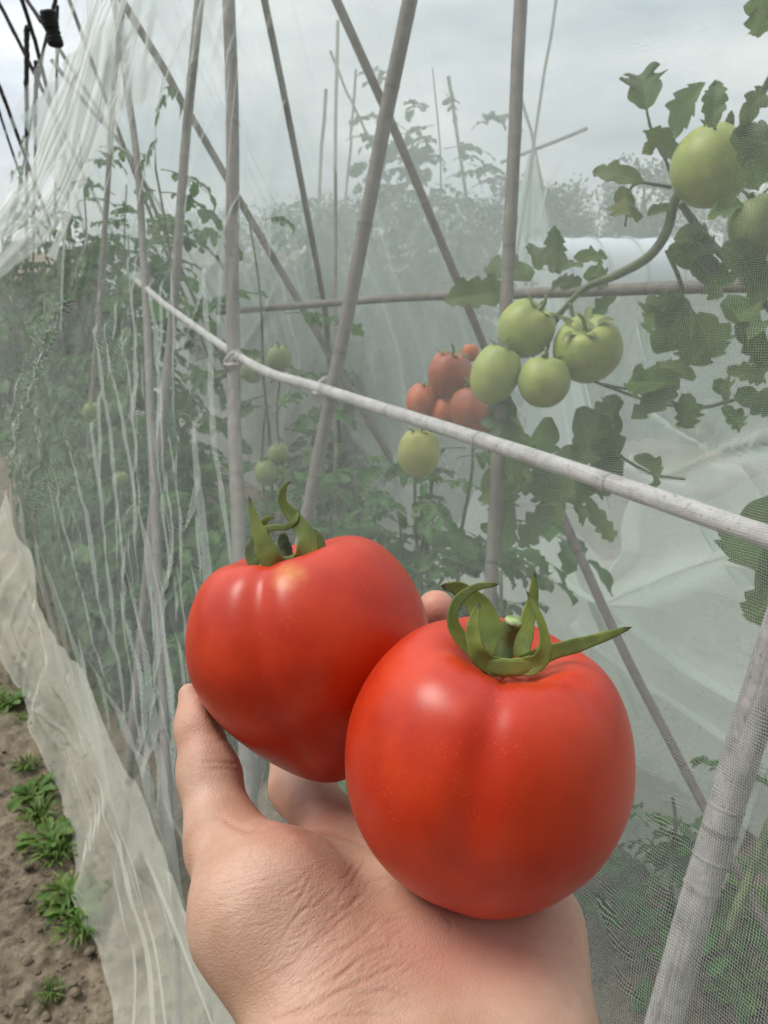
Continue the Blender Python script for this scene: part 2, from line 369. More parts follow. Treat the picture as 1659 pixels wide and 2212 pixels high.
sep_obj(cal2, S2([(1090, 1440, dC-.004), (1150, 1436, dC-.004), (1176, 1405, dC-.005), (1168, 1340, dC-.004), (1136, 1274, dC-.002)]), [.003, .0045, .0040, .0026, .0014, .0006], cup=.35)
sep_obj(cal2, S2([(1105, 1441, dC-.004), (1060, 1436, dC-.004), (1029, 1405, dC-.005), (1021, 1350, dC-.004), (1036, 1299, dC-.003)]), [.003, .0046, .0042, .0034, .0026, .0008], cup=.35)
sep_obj(cal2, S2([(1060, 1430, dC-.001), (1010, 1395, dC), (978, 1345, dC), (990, 1297, dC), (1030, 1268, dC-.001), (1079, 1262, dC-.002)]), [.004, .0034, .0028, .0024, .0019, .0007], cup=.3)
sep_obj(cal2, S2([(1085, 1415, dC+.003), (1060, 1360, dC+.006), (1030, 1305, dC+.008), (990, 1272, dC+.008), (951, 1266, dC+.006)]), [.006, .0066, .0056, .0036, .0012], cup=.3, tint=.35)
b = MB(); v, q, uv = tube(S2([(1086, 1425, dC-.001), (1092, 1390, dC-.001), (1100, 1366, dC-.002), (1108, 1345, dC-.003)]), [.0030, .0023, .0021, .0025], 14, 12); b.add(v+.00018*fbm(v*900, 2)[:, None], q, uv, .75); st2 = b.build('stem_stub', CALYX, cal2)
cal2_cut = P3(1109, 1342, dC-.0032)-T2; p0 = P3(1100, 1366, dC-.002)-T2; ax = unit(cal2_cut-p0)
b = MB(); v, q, uv = tube([cal2_cut-ax*.0004, cal2_cut+ax*.0006], [.0026, .0022], 14); b.add(v, q, uv); b.build('cut_end', CUT, cal2)

# left-hand tomato, a little behind
t1 = empty('tomato', T1)
tag(t1, 'ripe red tomato behind, heart shaped with a yellow spot under its dark curled calyx', 'tomato', 'ripe tomatoes held in the hand')
ax1 = cdir((-.20, .97, -.08))
def loc1(x, y, d): return tuple(P3(x, y, d)-T1)
RED1 = tomato_mat('ripe_skin_small', (.55, .041, .006), (.42, .020, .003), (.60, .075, .010), (.62, 1.0), .30,
                  spots=((loc1(630, 1258, .249), .0085, (.62, .27, .045), .0), (loc1(453, 1333, .256), .0016, (.66, .48, .22), .6)))
PROF1 = np.array([(0, .70), (.10, .70), (.22, .77), (.38, .885), (.56, .91), (.74, .81), (.89, .60), (.98, .34), (.99, .08), (.89, -.24), (.70, -.54), (.48, -.78), (.29, -.94), (.14, -1.02), (0, -1.03)])
skin1 = link('skin', tomato_mesh('skin', TR1, ax1, VIEW, PROF1, creases=((-.26, .13, .17, 1.0), (1.3, .05, .25, .4), (-1.9, .08, .3, .5), (2.7, .10, .3, .5)),
                                 lobes=((-1.0, .03, .5, .6), (.9, .11, .55, .65)), nu=190, nv=280, seed=5), RED1, t1)
d1 = .268
def S1(pts): return [P3(x, y, d)-T1 for x, y, d in pts]
cal = MB(); sepal(cal, S1([(560, 1222, d1), (600, 1233, d1-.004), (640, 1224, d1-.003), (668, 1208, d1)]), [.005, .0075, .0075, .005], thick=.0014, tint=.5)
cal = cal.build('calyx', CALYX, t1)
sep_obj(cal, S1([(618, 1232, d1-.005), (585, 1208, d1-.007), (566, 1165, d1-.006), (551, 1125, d1-.004), (537, 1070, d1-.002)]), [.004, .0062, .0058, .0040, .0024, .0006], cup=.3, tint=.4)
sep_obj(cal, S1([(640, 1222, d1-.003), (662, 1195, d1-.004), (662, 1155, d1-.003), (635, 1118, d1), (611, 1085, d1+.001), (614, 1053, d1+.001), (628, 1040, d1)]), [.005, .0062, .0054, .0040, .0028, .0016, .0006], cup=.3, tint=.4)
sep_obj(cal, S1([(580, 1190, d1+.010), (570, 1148, d1+.006), (590, 1140, d1+.002), (620, 1138, d1-.001), (640, 1122, d1-.001), (646, 1100, d1)]), [.003, .0022, .0018, .0017, .0015, .0006])
sep_obj(cal, S1([(600, 1228, d1), (560, 1215, d1), (545, 1190, d1+.002), (550, 1158, d1+.004)]), [.006, .0055, .0045, .0014], cup=.35, tint=.65)
sep_obj(cal, S1([(640, 1222, d1+.003), (676, 1203, d1+.003), (688, 1175, d1+.005), (678, 1143, d1+.007)]), [.006, .006, .0045, .0014], cup=.35, tint=.6)
sep_obj(cal, S1([(575, 1165, d1+.012), (570, 1130, d1+.011), (580, 1119, d1+.010), (594, 1117, d1+.009)]), [.003, .002, .0015, .0006])
b = MB(); v, q, uv = tube(S1([(617, 1222, d1+.006), (614, 1185, d1+.006), (610, 1150, d1+.006)]), [.0042, .0026, .0013], 14, 14); b.add(v+.0003*fbm(v*700, 2)[:, None], q, uv); b.build('stem_stub', DARKSTEM, cal)

# ---------------------------------------------------------------- the hand (one continuous surface)
def hand_prims():
    A = lambda x, y, d: CC(x, y, d); P = []
    def cone(a, b, ra, rb, k): P.append((a, b, ra, rb, k))
    K = .016
    # forearm running back towards the body
    fa, fb = np.array([-.012, -.192, .045]), np.array([.030, -.192, .045])
    cone(fa, A(705, 2190, .206), .025, .0165, .02); cone(fb, A(1135, 2190, .213), .024, .0150, .02)
    cone((fa+fb)/2, A(920, 2140, .220), .026, .0200, .02)
    # heel of the hand and palm
    cone(A(1135, 2190, .213), A(1118, 2010, .235), .0150, .0165, K); cone(A(1118, 2010, .235), A(1085, 1850, .280), .0165, .013, K)
    cone(A(705, 2190, .206), A(575, 1965, .221), .0165, .0195, K); cone(A(575, 1970, .221), A(488, 1828, .248), .0192, .0114, .013)
    cone(A(770, 2110, .222), A(650, 1935, .241), .0195, .0170, K)
    cone(A(920, 2080, .228), A(770, 1850, .268), .019, .0145, K); cone(A(930, 2020, .236), A(870, 1845, .280), .018, .014, K); cone(A(950, 2000, .24), A(980, 1845, .283), .018, .0135, K)
    cone(A(600, 1925, .248), A(710, 1880, .270), .0095, .0125, .012)
    # thumb
    cone(A(488, 1828, .248), A(450, 1668, .266), .0116, .0097, .008); cone(A(452, 1668, .266), A(434, 1570, .276), .0097, .0088, .006); cone(A(434, 1570, .276), A(411, 1502, .283), .0088, .0046, .005)
    # fingers curled up behind the fruit: index, middle, ring, little
    cone(A(735, 1815, .276), A(648, 1700, .312), .0125, .0112, .012); cone(A(648, 1700, .312), A(622, 1560, .338), .0112, .0095, .006); cone(A(622, 1560, .338), A(640, 1450, .340), .0095, .0088, .004); cone(A(640, 1450, .340), A(665, 1385, .332), .0088, .0075, .004)
    cone(A(860, 1830, .282), A(890, 1640, .325), .0125, .0108, .010); cone(A(890, 1640, .325), A(925, 1450, .338), .0108, .0095, .006); cone(A(925, 1450, .338), A(943, 1316, .322), .0092, .0080, .004)
    cone(A(975, 1840, .284), A(1060, 1660, .312), .012, .0103, .010); cone(A(1060, 1660, .312), A(1090, 1500, .318), .0103, .0092, .006); cone(A(1090, 1500, .318), A(1085, 1410, .298), .0092, .0078, .004)
    cone(A(1085, 1850, .280), A(1190, 1710, .292), .0115, .009, .010); cone(A(1190, 1710, .292), A(1230, 1600, .292), .009, .008, .006); cone(A(1230, 1600, .292), A(1215, 1530, .278), .008, .0068, .004)
    return P
HP = hand_prims()
def hand_sdf(p):
    p = p.astype(np.float32); out = None
    for a, b, ra, rb, k in HP:
        a = a.astype(np.float32); ba = (b-a).astype(np.float32); pa = p-a
        t = np.clip((pa @ ba)/np.float32(ba @ ba), 0, 1)
        d = np.linalg.norm(pa-t[..., None]*ba, axis=-1)-(ra+(rb-ra)*t)
        if out is None: out = d
        else:
            h = np.clip(.5+.5*(out-d)/k, 0, 1); out = out*(1-h)+d*h-k*h*(1-h)
    # flesh gives way where the fruit presses into it
    for c, r in ((c2c, TR2*.985), (c1c, TR1*.96)):
        s = (r-.0006)-np.linalg.norm(p-c.astype(np.float32), axis=-1); k = .003
        h = np.clip(.5-.5*(out-s)/k, 0, 1); out = s*h+out*(1-h)+k*h*(1-h)
    return out
def surface_nets(f, lo, hi, h):
    n = [int(math.ceil((hi[i]-lo[i])/h))+1 for i in range(3)]
    ax = [lo[i]+h*np.arange(n[i]) for i in range(3)]
    val = np.empty(n, np.float32)
    for i0 in range(0, n[0], 8):
        X = np.stack(np.meshgrid(ax[0][i0:i0+8], ax[1], ax[2], indexing='ij'), -1); val[i0:i0+8] = f(X)
    s = val < 0; cells = tuple(k-1 for k in n)
    cnt = np.zeros(cells, np.float32); acc = np.zeros(cells+(3,), np.float32)
    corners = [(i, j, k) for i in (0, 1) for j in (0, 1) for k in (0, 1)]
    sl = lambda c: tuple(slice(c[i], n[i]-1+c[i]) for i in range(3))
    for a in corners:
        for axn in range(3):
            if a[axn]: continue
            b = list(a); b[axn] = 1; b = tuple(b)
            va, vb = val[sl(a)], val[sl(b)]; cr_ = (va < 0) != (vb < 0)
            t = np.where(cr_, va/np.where(cr_, va-vb, 1), 0)
            cnt += cr_
            for i in range(3): acc[..., i] += cr_*(a[i]+(t if i == axn else 0))
    act = cnt > 0; idx = -np.ones(cells, np.int64); idx[act] = np.arange(act.sum())
    ij = np.argwhere(act); v = (ij+acc[act]/cnt[act][:, None])*h+np.array(lo)
    Q = []
    for axn in range(3):
        o1, o2 = [i for i in range(3) if i != axn]
        A_ = [slice(1, n[i]-1) for i in range(3)]; A_[axn] = slice(0, n[axn]-1)
        B_ = list(A_); B_[axn] = slice(1, n[axn])
        ch = s[tuple(A_)] != s[tuple(B_)]; pos = np.argwhere(ch); inside = s[tuple(A_)][ch]
        base = pos.copy(); base[:, o1] += 1; base[:, o2] += 1
        def at(d1_, d2_):
            c = base.copy(); c[:, o1] -= d1_; c[:, o2] -= d2_; return idx[c[:, 0], c[:, 1], c[:, 2]]
        q = np.stack([at(0, 0), at(1, 0), at(1, 1), at(0, 1)], -1)
        flip = inside if axn != 1 else ~inside
        q[~flip] = q[~flip][:, ::-1]
        Q.append(q)
    q = np.concatenate(Q); return v, q[(q >= 0).all(1)]
hv, hq = surface_nets(hand_sdf, (-.10, -.235, .015), (.085, -.025, .372), .0017)
def sdf_grad(v, e=.0004):
    g = np.stack([hand_sdf(v+np.eye(3)[i]*e)-hand_sdf(v-np.eye(3)[i]*e) for i in range(3)], -1); return unit(g)
for _ in range(2): hv = hv-hand_sdf(hv)[:, None]*sdf_grad(hv)*.9
me = qmesh('hand_base', hv, hq); tmp = link('hand_base', me)
md = tmp.modifiers.new('s', 'SUBSURF'); md.levels = 2; md.render_levels = 2
ev = tmp.evaluated_get(bpy.context.evaluated_depsgraph_get()); me2 = bpy.data.meshes.new_from_object(ev)
hv = np.empty(len(me2.vertices)*3, np.float32); me2.vertices.foreach_get('co', hv); hv = hv.reshape(-1, 3).astype(float)
hq = np.empty(len(me2.loops), np.int32); me2.loops.foreach_get('vertex_index', hq); hq = hq.reshape(-1, 4)
bpy.data.objects.remove(tmp); bpy.data.meshes.remove(me); bpy.data.meshes.remove(me2)
hn = sdf_grad(hv)
hpx = np.stack([CX+hv[:, 0]/hv[:, 2]*FPX, CY-hv[:, 1]/hv[:, 2]*FPX], -1)
facing = (hn*unit(hv)).sum(1) < .25
CREASES = [  # flexion creases of thumb, web and wrist: photo trace, depth m, width px
    ([(440, 1648), (470, 1645), (500, 1652), (516, 1648)], .0005, 8), ([(448, 1662), (485, 1660), (514, 1668)], .0004, 8), ([(450, 1605), (480, 1600), (505, 1610)], .0002, 9),
    ([(575, 1780), (545, 1795), (510, 1790), (470, 1765)], .0006, 11), ([(610, 1778), (650, 1795), (720, 1800), (790, 1830), (850, 1870)], .0005, 12), ([(640, 1745), (670, 1725), (720, 1730), (760, 1760)], .0005, 10),
    ([(545, 1835), (540, 1850), (556, 1870)], .0002, 7),
    ([(590, 2205), (680, 2170), (760, 2130), (840, 2095)], .0007, 10), ([(610, 2232), (700, 2205), (780, 2190), (850, 2190)], .0005, 9),
    ([(700, 2130), (760, 2085), (810, 2055), (850, 2040)], .0005, 9), ([(650, 2125), (710, 2075), (770, 2030), (815, 1990)], .0004, 9), ([(600, 2110), (660, 2055), (720, 2005), (770, 1960)], .0003, 9),
    ([(690, 2020), (730, 1975), (780, 1935), (800, 1905)], .00035, 9), ([(760, 2150), (830, 2140), (880, 2150)], .0004, 8), ([(830, 2000), (850, 1985), (900, 1975)], .0003, 9),
    ([(960, 1975), (975, 1995), (968, 2015)], .0004, 8),
]
hr = np.random.default_rng(8)
CREASES = [(p_, d_*.9, w_*.62) for p_, d_, w_ in CREASES]
for k in range(46):                                   # short fine wrinkles fanning over the wrist
    x0 = hr.uniform(600, 880); y0 = hr.uniform(1880, 2190); an = hr.normal(-.72, .22)*(1 if x0 < 800 else .6); l_ = hr.uniform(30, 105)
    q1 = (x0+math.cos(an)*l_*.5+hr.normal(0, 5), y0+math.sin(an)*l_*.5+hr.normal(0, 5)); CREASES.append(([(x0, y0), q1, (x0+math.cos(an)*l_, y0+math.sin(an)*l_)], hr.uniform(.00012, .0003), hr.uniform(3.4, 5)))
for k in range(40):                                   # level hair-lines across the ball of the thumb
    x0 = hr.uniform(420, 640); y0 = hr.uniform(1790, 2030); l_ = hr.uniform(25, 80); an = hr.normal(-.12, .15)
    CREASES.append(([(x0, y0), (x0+l_*.5*math.cos(an), y0+l_*.5*math.sin(an)+hr.normal(0, 3)), (x0+l_*math.cos(an), y0+l_*math.sin(an))], hr.uniform(.00006, .00014), 3.4))
crs = np.zeros(len(hv)); disp = np.zeros(len(hv))
wob = np.stack([vnoise(hv*180), vnoise(hv*180+50)], -1)*3.2
for pts, dp, wd in CREASES:
    c = catmull(pts, 40); dmin = np.full(len(hv), 1e9); dd = (hpx+wob)[:, None, :]
    m_ = facing & (np.abs(hpx-c.mean(0)).max(1) < 220)
    ii = np.where(m_)[0]
    dist = np.sqrt(((hpx[ii]+wob[ii])[:, None]-c[None])**2 @ np.ones(2)); k = dist.argmin(1); dm = dist[np.arange(len(ii)), k]
    tp = np.sin(np.pi*np.clip(k/39., .06, .94))**.5
    disp[ii] += -dp*tp*np.exp(-(dm/wd)**2)+.22*dp*tp*np.exp(-((dm-wd*1.9)/wd)**2); crs[ii] = np.maximum(crs[ii], min(1, dp/.0005)*tp*np.exp(-(dm/(wd*.9))**2))
hn = sdf_grad(hv)
hv = hv+hn*(disp*.55+.0004*fbm(hv*55, 2))[:, None]
wr = facing*np.clip(1-np.hypot((hpx[:, 0]-735)/240, (hpx[:, 1]-2070)/190), 0, 1)**.6
ln = facing*np.clip(1-np.hypot((hpx[:, 0]-560)/220, (hpx[:, 1]-1900)/200), 0, 1)**.7
pk = np.clip(1-np.hypot((hpx[:, 0]-1010)/330, (hpx[:, 1]-2050)/150), 0, 1)+.8*np.clip(1-np.hypot((hpx[:, 0]-640)/180, (hpx[:, 1]-1760)/90), 0, 1)+1.2*np.clip(1-np.hypot((hpx[:, 0]-945)/60, (hpx[:, 1]-1310)/60), 0, 1)+.5*np.clip(1-np.hypot((hpx[:, 0]-420)/70, (hpx[:, 1]-1560)/110), 0, 1)
HO = C2W(CC(800, 2000, .22))
me = qmesh('hand', C2W(hv)-HO, hq, (hpx-np.array([700, 2000]))/1000., {'wrinkle': wr, 'lines': ln, 'pink': np.clip(pk, 0, 1.2), 'crease': crs})
def skin_mat():
    m = M('skin'); ob = m.coord('Object'); uv = m.coord('UV')
    n = m.noise(ob, 45, 4, .6); n2 = m.noise(ob, 190, 3, .6)
    c = m.mix(m.mrange(n, .3, .7), (.44, .252, .170), (.55, .345, .25))
    c = m.mix(m.math('MULTIPLY', m.attr('pink'), .8), c, (.54, .22, .16))
    c = m.mix(m.math('MULTIPLY', m.mrange(n2, .55, .75), .25), c, (.42, .19, .12))
    c = m.mix(m.math('MULTIPLY', m.attr('crease'), .36), c, (.33, .12, .075))
    # fine skin lines: small cells everywhere, long slanting wrinkles by the wrist, level lines on the ball of the thumb
    v1 = m.n('ShaderNodeTexVoronoi', feature='DISTANCE_TO_EDGE'); v1.inputs['Scale'].default_value = 780; m.l(ob, v1.inputs['Vector'])
    cell = m.mrange(v1.outputs[0], .0, .25)
    def lines(rot, sx, sy, dist_):
        v = m.n('ShaderNodeTexVoronoi', feature='DISTANCE_TO_EDGE'); v.inputs['Scale'].default_value = 1
        wp = m.n('ShaderNodeTexNoise'); wp.inputs['Scale'].default_value = 10; m.l(uv, wp.inputs['Vector'])
        ma = m.n('ShaderNodeVectorMath', operation='MULTIPLY_ADD'); m.l(wp.outputs['Color'], ma.inputs[0]); ma.inputs[1].default_value = (dist_, dist_, 0); m.l(uv, ma.inputs[2])
        mp_ = m.n('ShaderNodeMapping'); mp_.vector_type = 'TEXTURE'; mp_.inputs['Rotation'].default_value = (0, 0, rot); mp_.inputs['Scale'].default_value = (1/sx, 1/sy, 1); m.l(ma.outputs[0], mp_.inputs[0])
        m.l(mp_.outputs[0], v.inputs['Vector']); return m.mrange(v.outputs[0], 0, .16)
    w1 = lines(-.62, 14, 120, .05); w2 = lines(-.12, 18, 190, .03)
    wr_, ln_ = m.attr('wrinkle'), m.attr('lines')
    dark = m.math('MAXIMUM', m.math('MULTIPLY', m.math('SUBTRACT', 1, w1), wr_), m.math('MULTIPLY', m.math('SUBTRACT', 1, w2), m.math('MULTIPLY', ln_, .6)))
    c = m.mix(m.math('MULTIPLY', dark, .20), c, (.36, .155, .09))
    b1 = m.bump(cell, .22, .0003); b2 = m.bump(m.math('MULTIPLY', dark, -1), .22, .0006, b1); b3 = m.bump(m.noise(ob, 120, 3), .12, .001, b2)
    rg = m.math('ADD', .42, m.math('MULTIPLY', n2, .14))
    return m.fin(m.bsdf(c, rg, b3, Subsurface_Weight=.22, Subsurface_Radius=(.0045, .0016, .0008), Subsurface_Scale=.7, Specular_IOR_Level=.42))
hand = link('hand', me, skin_mat()); hand.location = HO
tag(hand, 'bare left hand, palm up, thumb at left, cradling two ripe tomatoes', 'hand')
# thumbnail on the outer side of the thumb
a, bq = CC(389, 1552, .2780), CC(392, 1492, .2830); dirn = unit(bq-a); outn = unit(np.array([-.93, .15, -.18])); outn = unit(outn-(outn@dirn)*dirn); sd = np.cross(dirn, outn)
g, q_ = np.meshgrid(np.linspace(0, 1, 14), np.linspace(-1, 1, 11), indexing='ij')
wdt = .0052*(1-.35*np.maximum(0, g-.6)/.4)*np.sqrt(np.clip(1-np.maximum(0, .25-g)**2*9, .1, 1))
nv_ = a+g[..., None]*(bq-a)+(q_*wdt)[..., None]*sd+(.0006+(-.0024*q_**2-.0012*(g-.4)**2))[..., None]*outn
NAIL = M('nail'); NAILM = NAIL.fin(NAIL.bsdf((.62, .38, .29), .25, Subsurface_Weight=.2, Subsurface_Radius=(.003, .001, .001), Subsurface_Scale=.5))
nail = link('nail', qmesh('nail', C2W(nv_.reshape(-1, 3))-HO, gridq(14, 11)), NAILM, hand)
sm = nail.modifiers.new('thick', 'SOLIDIFY'); sm.thickness = .0006; sm.offset = -1

# ---------------------------------------------------------------- ground
def soil_mat():
    m = M('bare_soil'); ob = m.coord('Object'); n = m.noise(ob, 3.2, 6, .6); n2 = m.noise(ob, 45, 5, .65); n3 = m.noise(ob, 1.1, 3)
    c = m.ramp(m.math('ADD', m.math('MULTIPLY', n, .5), m.math('MULTIPLY', n2, .5)), (.36, (.05, .038, .026)), (.50, (.17, .13, .088)), (.66, (.30, .25, .18)))
    c = m.mix(m.math('MULTIPLY', m.mrange(n3, .5, .68), .45), c, (.075, .095, .04))
    return m.fin(m.bsdf(c, .9, m.bump(n2, .9, .012)))
rr = np.concatenate([[0], np.geomspace(.35, 9, 560), np.geomspace(9.4, 600, 60)]); nth = 1000
th = np.linspace(0, 2*np.pi, nth, endpoint=False)
gx = rr[:, None]*np.sin(th); gy = rr[:, None]*np.cos(th); gp = np.stack([gx, gy, 0*gx], -1)
gz = (.016*fbm(gp*5, 5)+.020*np.maximum(0, fbm(gp*21+9, 3)-.05)+.011*np.maximum(-.3, fbm(gp*55, 2)))*np.clip((14-rr)/9, .15, 1)[:, None]
gp[..., 2] = gz
ground = link('ground', qmesh('ground', gp.reshape(-1, 3), gridq(len(rr), nth, True), gp[..., :2].reshape(-1, 2)), soil_mat()); ground['kind'] = 'structure'

# ---------------------------------------------------------------- bamboo frame
def pole(label, pts, px, mat=BAM, ext=(0., 0.), group=None, name='bamboo_pole', cat='bamboo pole', wav=.25, seed=None):
    """pts: world points along the pole; px: photo thickness at its first point; ext: metres added at either end."""
    pts = [np.asarray(p, float) for p in pts]; r0 = [px*depth(p)/FPX/2 for p in (pts[0], pts[-1])]
    r = min(max(r0[0], .0015), .02)
    a = unit(pts[0]-pts[1]); b = unit(pts[-1]-pts[-2])
    P = [pts[0]+a*ext[0]]*(ext[0] > 0)+pts+[pts[-1]+b*ext[1]]*(ext[1] > 0)
    L = sum(np.linalg.norm(P[i+1]-P[i]) for i in range(len(P)-1)); n = max(24, int(L/.0105)); c = catmull(P, n)
    seed = len(bpy.data.objects) if seed is None else seed
    s = np.linspace(0, L, n); c = c+(np.stack([vnoise(np.stack([s*2.1, s*0+k*7.3+seed, s*0], -1)) for k in range(3)], -1)*r*wav)
    fr = np.abs((s/.21) % 1-.5); rad = r*(1-.12*s/max(L, 1))*(1+.09*np.exp(-((fr-.5)/.022)**2)-.02*np.exp(-((fr-.44)/.03)**2))
    o = P[0]; b_ = MB(); v, q, uv = tube(c, rad, 12); b_.add(v, q, uv)
    ob = b_.build(name, mat, origin=o); ob.location = o
    return tag(ob, label, cat, group)
def to_ground(p, q):
    d = unit(np.asarray(q)-np.asarray(p)); return max(0, (q[2]+.03)/max(-d[2], .2))
def leg(label, pts, px, up=.5, down=True, **k):
    P = pts; e1 = to_ground(P[-2], P[-1]) if down else 0.
    return pole(label, P, px, ext=(up, e1), **k)
GF, GB = 'slanting front poles of the net tunnel', 'slanting rear poles of the net tunnel'
leg('upright grey pole right of centre, its foot behind the green tomatoes', [PF(1128, 0, .10), PF(1116, 200, .10), PF(1090, 670, .10)], 31, group=GF)
leg('thick grey pole crossing the middle, leaning right, passing behind the pale rail', [PF(882, 0, .05), PF(800, 420, .05), PF(668, 1090, .05)], 35, group=GF)
leg('vertical grey pole with snagged net, standing in front of the pale rail', [PF(496, 0, .015), PF(505, 420, .015), PF(502, 800, .015), PF(520, 1220, .015)], 28, group=GF)
leg('pole between the snagged vertical pole and the gathered net, leaning slightly right', [PF(433, 0, .05), PF(404, 280, .05), PF(378, 620, .05), PF(345, 960, .05)], 21, group=GF)
leg('thin far pole beside the gathered net, leaning slightly right', [PF(268, 0, .06), PF(252, 130, .06), PF(229, 450, .06)], 13, group=GF)
leg('slim pole with a bright net fold running down it to the ground', [PF(245, 0, .03), PF(296, 330, .03), PF(310, 560, .03), PF(328, 960, .03)], 13, group=GF)
leg('thin grey pole leaning left, meeting the level back rail at centre', [PB(570, 0), PB(690, 600), PB(712, 770)], 17, group=GB)
leg('long diagonal pole leaning left, running down behind the thick middle pole', [PB(722, -10, -.1), PB(835, 240, -.1), PB(960, 540, -.1), PB(1052, 760, -.1)], 21, group=GB)
leg('short diagonal pole leaning left, dropping from the gathered net', [PB(275, 20), PB(385, 205), PB(470, 350)], 17, group=GB)
leg('thin diagonal pole leaning left among the leaves behind the gathered net', [PB(190, 228), PB(285, 345), PB(372, 540)], 9, group=GB)
leg('far thin diagonal pole under the gathered net', [PB(232, 220), PB(300, 400), PB(365, 560)], 8, group=GB)
rail_pts = [PF(1760, 1202, .02), PF(1659, 1160, .02), PF(1150, 985, .02), PF(700, 842, .02), PF(540, 785, .02), PF(370, 668, .03), PF(330, 635, .03)]
pole('bleached white rail running along the tunnel, nearest end at right', rail_pts, 56, BAM_RAIL, ext=(.4, .2), name='bamboo_rail', cat='bamboo rail', wav=.15)
P_ = [PF(1669, 1420, .012), PF(1545, 1810, .012), PF(1428, 2220, .012)]
leg('thickest bleached pole in the lower right corner, net stretched across it', P_, 82, up=.7, mat=bamboo_mat('mottled_bamboo', (.14, .13, .122), (.25, .235, .222), (.37, .35, .33), .7), group=GF, wav=.1)
pole('level grey back rail behind the green tomatoes, leaves hanging over it', [P3(1700, 612, 1.15), P3(1400, 622, 1.32), P3(1090, 634, 1.6), P3(860, 642, 1.95), P3(560, 666, 2.5)], 34, BAM, ext=(.4, .3), name='bamboo_rail', cat='bamboo rail')
pole('brown stake slanting down to the ground at lower right, behind the net', [P3(1205, 1095, 1.45), P3(1330, 1370, 1.42), P3(1472, 1645, 1.38)], 21, bamboo_mat('brown_stake', (.10, .08, .07), (.17, .14, .125), (.24, .20, .18), .2), ext=(.12, .75), name='garden_stake', cat='stake')
GK = 'thin canes standing behind the tunnel'
def cane(label, pts, px, mat=BAM_TAN, down=None):
    P = [P3(*p) for p in pts]; return pole(label, P, px, mat, ext=(0, to_ground(P[-2], P[-1]) if down is None else down), name='garden_cane', cat='cane', group=GK, wav=.5)
cane('tan upright cane, the longest and straightest of the thin canes', [(728, 45, 2.7), (726, 420, 2.75), (725, 840, 2.8)], 8)
cane('short grey cane tip left of the tan upright cane', [(703, 193, 4.4), (696, 300, 4.4), (690, 420, 4.4)], 8, BAM)
cane('faint thin cane just right of the tan upright cane', [(770, 150, 4.8), (760, 280, 4.8), (750, 400, 4.8)], 6, BAM)
cane('faint cane leaning left across the faint upright one', [(715, 110, 4.6), (750, 200, 4.6), (800, 310, 4.6)], 6, BAM)
cane('short cane tip sticking out of the pale plant top', [(968, 165, 3.6), (978, 215, 3.6), (990, 300, 3.6)], 8, BAM)
cane('long thin cane leaning right, from the top edge down to the small net tent', [(1203, -5, 4.3), (1180, 130, 4.3), (1156, 300, 4.3), (1140, 400, 4.3)], 7, BAM)
cane('thin cane crossing the small net tent top, leaning left', [(1128, 215, 4.4), (1145, 280, 4.4), (1168, 390, 4.4)], 7, BAM)
cane('nearly level cane end poking out right of the small net tent', [(1268, 276, 4.3), (1200, 305, 4.3), (1120, 338, 4.35)], 8, BAM, down=.1)
GD = 'dark poles beyond the end of the net'
for lab, pts, px in [
    ('dark pole leaning left in the open gap, topmost at the left edge', [PB(-8, -5, .3), PB(30, 70, .3), PB(62, 135, .3)], 9),
    ('dark pole leaning left through the black tie crossing', [PB(45, -10, .3), PB(70, 70, .3), PB(108, 215, .3)], 10),
    ('dark upright pole left of the black tie, in the open gap', [PB(58, 95, .25), PB(57, 180, .25), PB(57, 270, .25)], 12),
    ('second dark upright pole close behind the first in the open gap', [PB(78, 160, .6), PB(77, 220, .6), PB(76, 290, .6)], 10),
    ('dark pole leaning right in the open gap, crossing below the black tie', [PB(113, 30, .4), PB(92, 120, .4), PB(66, 270, .4)], 8),
    ('thin dark pole hanging straight under the black tie', [PB(124, 60, .3), PB(123, 140, .3), PB(122, 220, .3)], 7),
    ('dark pole leaning left at the left edge, lower one of the gap', [PB(-10, 170, .2), PB(12, 220, .2), PB(34, 280, .2)], 9),
    ('thin dark pole leaning left at the left edge, beside the lower one', [PB(-12, 205, .3), PB(0, 245, .3), PB(18, 300, .3)], 6),
    ('dark pole from the top edge leaning left to the black tie', [PB(52, -12, .35), PB(88, 45, .35), PB(120, 95, .35)], 9)]:
    leg(lab, pts, px, mat=BAM_BACKLIT, group=GD, up=.25)
# black tie round a crossing of the dark poles
tp = PF(118, 64, -.25); tdep = depth(tp); b = MB(); s_ = np.linspace(0, 1, 220)
hh = 62*tdep/FPX; rr_ = 15*tdep/FPX
cc = np.stack([rr_*.6*np.cos(s_*75), rr_*.6*np.sin(s_*75), (s_-.5)*hh], -1)*(1+.25*vnoise(np.stack([s_*14, s_*0, s_*0], -1)))[:, None]
cc[:, 0] += s_*-.02*tdep/3; v, q, uv = tube(cc, rr_*.5, 8); b.add(v, q, uv)
BLK = M('black_cloth'); BLKM = BLK.fin(BLK.bsdf((.008, .008, .009), .85))
tie = b.build('cloth_tie', BLKM); tie.location = tp; tag(tie, 'black cloth tie wound round the crossing of the dark poles', 'tie')
